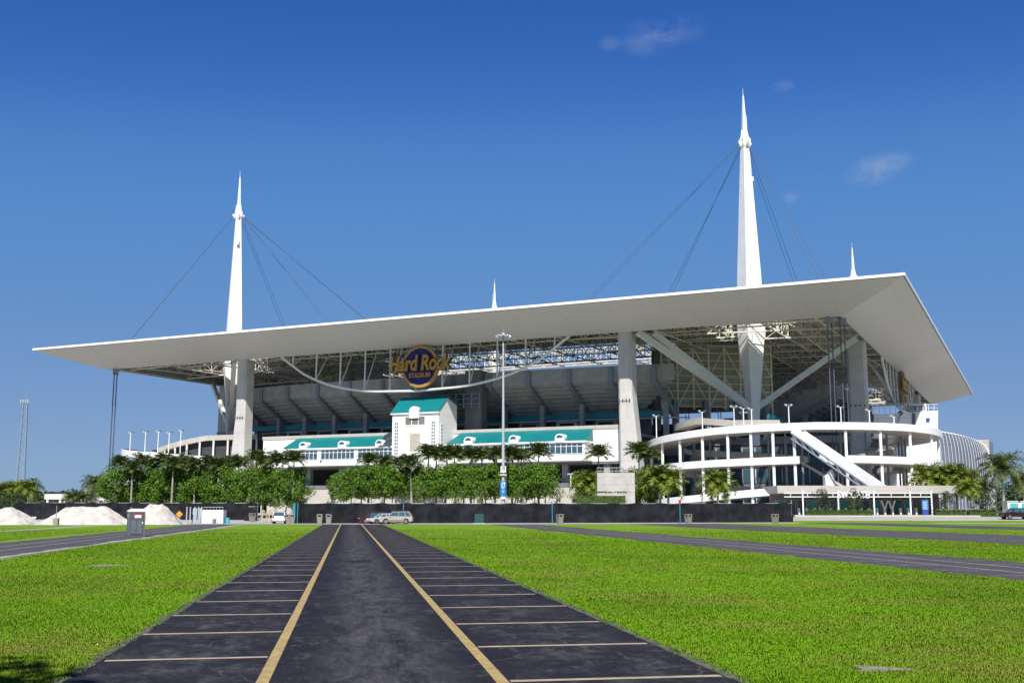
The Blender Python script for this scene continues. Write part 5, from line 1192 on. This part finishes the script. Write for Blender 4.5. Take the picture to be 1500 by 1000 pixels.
# things by the left screen
q = GX(83, 144); root = thing('sign_post', 'grey pole with a bin at its foot before the flat-topped sand pile', 'post', q, 'grey post by the sand'); mb = MB(); mb.tube(q, q+np.array([0, 0, 2.5]), .05, None, 6, M_fpost); mb.build('pole', root)
mb = MB(); mb.box(q+np.array([.12, -.2, .45]), (.6, .5, .9), mat('grey_bin', (.25, .27, .26), .7)); mb.build('bin', root)
q = GX(314, 160); root = thing('storage_box', 'white storage container standing at the left screen fence', 'container', q); mb = MB(); mb.box(q+np.array([0, 0, 1.0]), (3.1, 1.8, 1.9), M_plain); mb.build('body', root)
mb = MB(); mb.box(q+np.array([.35, -.93, .35]), (.5, .06, .7), M_grey); mb.build('hatch', root); mb = MB()
for k in range(7): mb.tube(q+np.array([-1.4+.46*k, -.5, 1.95]), q+np.array([-1.4+.46*k, -.5, 2.35]), .03, None, 5, M_fpost)
mb.tube(q+np.array([-1.4, -.5, 2.35]), q+np.array([1.4, -.5, 2.35]), .03, None, 5, M_fpost); mb.build('roof_rail', root)
for dx in (-.78, 0, .78): MB().box(q+np.array([dx, -.92, 1.0]), (.04, .05, 1.7), M_grey).build('seam', root)
q = GX(334, 160); root = thing('barrel', 'small teal drum beside the white storage container', 'drum', q); mb = MB()
for z0, z1, r in ((0, .05, .3), (.05, .8, .28), (.8, .85, .3)): mb.tube(q+np.array([0, 0, z0]), q+np.array([0, 0, z1]), r, None, 12, M_tealk)
mb.build('body', root)
fr = None
for i, px in enumerate((274, 279, 285.5, 291, 295.5)):
    q = GX(px, 159); root = thing('steel_post', f'{ORD[i]} tall white steel post from the left in the rack beside the white container', 'post', q, 'white steel posts by the container')
    mb = MB(); mb.box(q+np.array([0, 0, 1.2]), (.14, .14, 2.4), M_lamp); mb.build('post', root); mb = MB(); mb.box(q+np.array([0, 0, .03]), (.5, .5, .06), M_fpost); mb.build('foot', root)
q = GX(288, 160); root = thing('panel_stack', 'grey sheet panels leaning among the white steel posts', 'panels', q)
for k in range(2): MB().hexa([q+np.array([-.6+.75*k, 0, 0]), q+np.array([0+.75*k, 0, 0]), q+np.array([0+.75*k, .08, 0]), q+np.array([-.6+.75*k, .08, 0])], [q+np.array([-.6+.75*k, .35, 2.2]), q+np.array([0+.75*k, .35, 2.2]), q+np.array([0+.75*k, .43, 2.2]), q+np.array([-.6+.75*k, .43, 2.2])], mat('panel_sheet', (.33, .38, .42), .6) if k == 0 else MATS['panel_sheet']).build('panel', root)
for i, px in enumerate((249, 263)):
    q = GX(px, 158); root = thing('warning_board', ['orange warning board left of the grey sand-side post', 'orange warning board nearer the white posts'][i], 'sign', q, 'orange warning boards')
    mb = MB(); c = q+np.array([0, 0, 1.35]); s = .5; mb.loft([[c+np.array([s*math.cos(PI/2*k), d_, s*math.sin(PI/2*k)]) for k in range(4)] for d_ in (-.02, .02)], M_orange); mb.build('board', root)
    mb = MB(); mb.tube(q, q+np.array([0, .05, 1.2]), .04, None, 6, M_fpost); mb.box(q+np.array([0, .05, .05]), (.8, .4, .1), M_lampd); mb.build('stand', root)
for i, px in enumerate((30, 40, 49)):
    q = GX(px, 160); root = thing('barricade', f'{["left", "middle", "right"][i]} white slatted barricade between the sand piles', 'barricade', q, 'white barricades between sand piles')
    for k in range(3): MB().box(q+np.array([-.3+.3*k, 0, .55]), (.14, .08, .9), M_plain).build('slat', root)
    mb = MB(); mb.box(q+np.array([0, .06, .9]), (.95, .05, .12), M_plain); mb.box(q+np.array([0, 0, .05]), (.95, .4, .1), M_lampd); mb.build('rail', root)
# shelter and stair roof in the left distance
q = GX(78, 196); root = thing('shelter', 'white open shelter beyond the flat-topped sand pile', 'shelter', q); x0, x1 = GX(64, 196)[0], GX(96, 196)[0]
mb = MB(); mb.box(((x0+x1)/2, 198, 4.3), (x1-x0, 4, 1.0), M_plain); mb.box(((x0+x1)/2, 198, 4.95), (x1-x0+.2, 4.2, .25), M_trimblk); mb.build('roof', root)
for x in (x0+.5, x1-.4, (x0+x1)/2+.8): MB().box((x, 196.3, 2.4), (.35, .35, 2.8), M_plain).build('post', root)
mb = MB(); mb.box(((x0+x1)/2, 199.6, 2.4), (x1-x0-.6, .3, 2.8), mat('pinkish_wall', (.40, .24, .22), .8, var=.1)); mb.build('back_wall', root)
q = GX(150, 206); root = thing('stair_building', 'low tan building with a slanted white stair roof behind the palms', 'building', q)
mb = MB(); a, b, c, d = Y(118, 729, 205), Y(143, 728, 205), Y(176, 743, 205), Y(118, 746, 205)
mb.loft([[a, b, c, d], [p+np.array([0, 6, 0]) for p in (a, b, c, d)]], M_tan); mb.build('wall', root)
mb = MB(); mb.beam(Y(127, 719, 206), Y(159, 704.5, 206), 2.2, .75, M_plain); mb.beam(Y(142, 727.5, 203.8), Y(178, 742.5, 203.8), .5, .5, M_plain); mb.build('stair_roof', root)
mb = MB(); mb.box(GX(142, 206)+np.array([0, 0, 2.6]), (.5, .5, 5.0), M_plain); mb.build('pier', root)
# timber props round new palms
for i, (px, y) in enumerate(((386, 170), (396, 170), (403, 171))):
    q = GX(px, y); root = thing('timber_prop', f'{["left", "middle", "right"][i]} raw timber prop bracing a palm trunk beside the white car', 'tree prop', q, 'timber tree props')
    for k in range(3):
        an = k*2.09+.5; mb = MB(); mb.beam(q+np.array([.75*math.cos(an), .75*math.sin(an), 0]), q+np.array([.1*math.cos(an), .1*math.sin(an), 1.9]), .1, .1, M_wood); mb.build('brace', root)
# concrete tank behind the fence
q = GX(895, 180); root = thing('concrete_tank', 'grey concrete tank with a roof railing among the trees', 'tank', q); x0, x1 = GX(875, 180)[0], GX(930, 180)[0]; zt = Y(900, 694, 180)[2]
mb = MB(); mb.box(((x0+x1)/2, 182, (zt+1)/2), (x1-x0, 5, zt-.6), mat('stained_concrete', (.46, .44, .41), .85, var=.12, scale=.8, grime=.5, joints=(1.2, .05))); mb.build('body', root)
mb = MB()
for k in range(9): x = x0+(x1-x0)*k/8*.82; mb.tube((x, 179.7, zt), (x, 179.7, zt+1.0), .035, None, 5, M_fpost)
for z in (.5, 1.0): mb.tube((x0, 179.7, zt+z), (x0+(x1-x0)*.82, 179.7, zt+z), .035, None, 5, M_fpost)
mb.build('railing', root)
# tall light pole with banner
yP = 169.5; q = GX(737, yP); root = thing('light_pole', 'very tall grey light pole with a blue banner behind the black fence', 'light pole', q); zt = Y(735, 492, yP)[2]
mb = MB(); mb.tube(q, (q[0], q[1], zt), .27, .13, 10, M_lamp); mb.build('pole', root)
mb = MB(); mb.tube((q[0], q[1], zt-.1), (q[0], q[1], zt+.12), .8, .8, 14, M_lamp); mb.tube((q[0], q[1], zt+.15), (q[0], q[1], zt+.5), .3, .2, 10, M_lamp)
for k in range(8):
    an = 2*PI*k/8; c, s = math.cos(an), math.sin(an); mb.tube((q[0]+.3*c, q[1]+.3*s, zt), (q[0]+1.1*c, q[1]+1.1*s, zt+.05), .05, None, 5, M_lamp)
mb.tube((q[0], q[1], zt+.5), (q[0], q[1], zt+1.3), .02, None, 4, M_lamp)
hdp = mb.build('lamp_ring', root)
for k in range(8):
    an = 2*PI*k/8; c, s = math.cos(an), math.sin(an); mb = MB(); mb.tube((q[0]+.85*c, q[1]+.85*s, zt+.12), (q[0]+1.12*c, q[1]+1.12*s, zt-.16), .10, .2, 8, M_lamp); mb.build('floodlight', root)
z0, z1 = Y(737, 729, yP)[2], Y(737, 704, yP)[2]
def cyl_arc(r, za, zb, m, name, nn=24):
    mb = MB(); mb.loft([[(q[0]+r*math.cos(2*PI*i/nn), q[1]+r*math.sin(2*PI*i/nn), z) for i in range(nn)] for z in (za, zb)], m); return mb.build(name, root)
zb0 = Y(737, 726, yP)[2]
ban = cyl_arc(.52, zb0, z1, M_blue, 'banner'); cyl_arc(.44, Y(737, 731, yP)[2], zb0-.01, M_plain, 'collar')
text_mesh('lettering', '17', 1.25, M_plain, frame_matrix((q[0], q[1]-.54, z1-.75), Vector((1, 0, 0)), Vector((0, 0, 1)), Vector((0, -1, 0))), ban, .03, .04, width=.55)
mb = MB(); 
for zc_ in (-1.6,): mb.loft([[(q[0]+rr_*math.cos(2*PI*i/20), q[1]-.56, z1+zc_+rr_*math.sin(2*PI*i/20)) for i in range(20)] for rr_ in (.10, .20)], mat('pale_blue_mark', (.35, .55, .75), .5) if 'pale_blue_mark' not in MATS else MATS['pale_blue_mark'], cap=False)
mb.build('emblem', ban)
mb = MB(); zc_ = Y(737, 686, yP)[2]; mb.box((q[0]-.3, yP-.42, zc_), (.16, .3, .75), M_plain); mb.box((q[0]+.34, yP-.42, zc_), (.16, .3, .75), M_plain); mb.box((q[0], yP-.42, zc_-.5), (.85, .3, .2), M_plain); mb.box((q[0], yP-.42, zc_-.95), (1.0, .25, .14), M_plain); mb.build('camera_bracket', root)
# floodlights along the ramps
def ramp_light(base, h, label, heads=2):
    root = thing('ramp_light', label, 'floodlight', base, 'floodlight poles on the ramps'); b = np.array(base)
    mb = MB(); mb.tube(b-np.array([0, 0, .1]), b+np.array([0, 0, h]), .14, .11, 8, M_white); mb.tube(b+np.array([-.65, 0, h-.08]), b+np.array([.65, 0, h-.08]), .06, None, 5, M_white); mb.build('pole', root)
    for k in range(heads):
        x = -.6+1.2*k/(heads-1); mb = MB(); c = b+np.array([x, 0, h+.12]); sgn = -1 if x < 0 else 1
        mb.hexa([c+np.array([-.22, -.3, -.12]), c+np.array([.22, -.3, -.12]), c+np.array([.30, .3, .02]), c+np.array([-.30, .3, .02])], [c+np.array([-.18, -.3, .12]), c+np.array([.18, -.3, .12]), c+np.array([.26, .3, .3]), c+np.array([-.26, .3, .3])], M_lampd if k % 2 else M_lamp); mb.build('lamp_head', root)
def on_ring(px, C, zf):
    dx = (px-750)/(F/math.cos(PITCH))*1.0; r = ray(px, 700); a = r[0]/r[1]; A = 1+a*a; B = -2*(a*C[0]+C[1]); cc = C[0]**2+C[1]**2-(RR-.1)**2; D = max(0, B*B-4*A*cc)
    y = (-B-math.sqrt(D))/(2*A); th = math.degrees(math.atan2(y-C[1], a*y-C[0])); th = th if th < 60 else th-360; return np.array([a*y, y, zf(th)])
zR_ = lin([(-215, 17.8), (-180, 18.7), (-130, 20.4), (-95, 20.9), (-60, 20.9), (0, 20.2), (40, 19.6)]); zL_ = lin([(-235, 20.9), (-180, 21.4), (-150, 20.2), (-90, 17.2), (-40, 14.5)])
for i, (px, pt_, hd) in enumerate(((963, 609, 2), (1031, 603, 2), (1078, 596, 3), (1092, 598, 2), (1104, 599, 2), (1159, 594, 3), (1278, 601, 2), (1314, 612, 2), (1236, 596, 2))):
    b = on_ring(px, CR, zR_); h = Y(px, pt_, b[1])[2]-b[2]; ramp_light(b, max(1.5, h), f'{ORD[i] if i < 8 else "short"} floodlight pole ' + ('counting rightwards along the right ramp parapet' if i < 8 else 'by the tie cables on the right ramp parapet'), hd)
for i, (px, pt_) in enumerate(((188, 634), (210, 633), (229, 632), (245, 634), (262, 631))):
    b = on_ring(px, CLW, zL_); h = Y(px, pt_, b[1])[2]-b[2]; ramp_light(b, max(1.5, h), f'{ORD[i]} floodlight pole from the left along the left ramp parapet', 2)
q = GX(167, 184); ramp_light(q, hgt(708, 184), 'white floodlight pole standing on the ground before the left palms', 2)
q = GX(836.5, 185); root = thing('lamp_post', 'short white lamp post left of the grey tank', 'lamp post', q); mb = MB(); mb.tube(q, q+np.array([0, 0, hgt(695, 185)]), .1, None, 6, M_white); mb.build('pole', root)
mb = MB(); c = q+np.array([0, 0, hgt(694, 185)]); mb.box(c+np.array([-.3, 0, 0]), (.55, .4, .22), M_lamp); mb.box(c+np.array([.3, 0, .05]), (.5, .4, .22), M_lamp); mb.build('lamp_head', root)
# distant telecom mast, kiosks on the right
q = np.array([Y(26, 746, 900)[0], 900, 1.]); zt = Y(30, 585, 900)[2]; root = thing('telecom_mast', 'thin grey lattice telecom mast far off on the left', 'mast', q)
mb = MB()
for dx in (-1.6, 1.6):
    mb.tube(q+np.array([dx*2.2, 0, 0]), (q[0]+dx, q[1], zt), .3, .22, 5, M_tele)
    mb.tube(q+np.array([dx*2.2, 3, 0]), (q[0]+dx, q[1]+2, zt), .3, .22, 5, M_tele)
n = 26
for k in range(n):
    z0, z1 = 1+(zt-1)*k/n, 1+(zt-1)*(k+1)/n; s = -1 if k % 2 else 1; mb.tube((q[0]+s*1.6*(2.2-1.2*k/n), q[1], z0), (q[0]-s*1.6*(2.2-1.2*(k+1)/n), q[1], z1), .14, None, 4, M_tele)
mb.build('lattice', root)
mb = MB()
for dx in (-3, -1, 1, 3): mb.box((q[0]+dx, q[1]-1, zt-1.5), (.8, .6, 3.0), M_lamp)
mb.tube((q[0], q[1]+1, zt), (q[0], q[1]+1, zt+7), .15, None, 5, M_tele); mb.build('antenna', root)
for i, (px, w_, lab) in enumerate(((1482, 2.1, 'turquoise kiosk behind the pickup truck'), (1500, 2.4, 'turquoise and white kiosk cut off by the right edge'))):
    q = GX(px, 200); root = thing('kiosk', lab, 'kiosk', q, 'turquoise kiosks'); mb = MB(); mb.box(q+np.array([0, 0, 1.2]), (w_, 1.6, 2.4), M_plain); mb.build('body', root)
    mb = MB(); mb.box(q+np.array([.1, -.83, 1.3]), (w_*.7, .05, 1.6), M_tealk); mb.build('panel', root); mb = MB(); mb.box(q+np.array([0, 0, 2.46]), (w_+.3, 1.9, .12), M_plain); mb.build('roof', root)
q0, q1 = GX(1372, 195), GX(1440, 195); root = thing('crowd_barrier', 'low steel crowd barrier behind the hedges before the glass hall', 'barrier', q0)
mb = MB()
for z in (.15, 1.1): mb.tube(q0+np.array([0, 0, z]), q1+np.array([0, 0, z]), .03, None, 5, M_fpost)
for k in range(41): p = q0+(q1-q0)*k/40; mb.tube(p+np.array([0, 0, .15]), p+np.array([0, 0, 1.1]), .018, None, 4, M_fpost)
mb.build('rails', root)
for k in range(5):
    p = q0+(q1-q0)*k/4; mb = MB(); mb.tube(p, p+np.array([0, 0, 1.15]), .035, None, 6, M_fpost); mb.box(p+np.array([0, 0, .02]), (.06, .6, .04), M_fpost); mb.build('leg', root)
# litter on the grass
for i, (px, py, lab) in enumerate(((449, 779.5, None), (18, 782, None))): pass
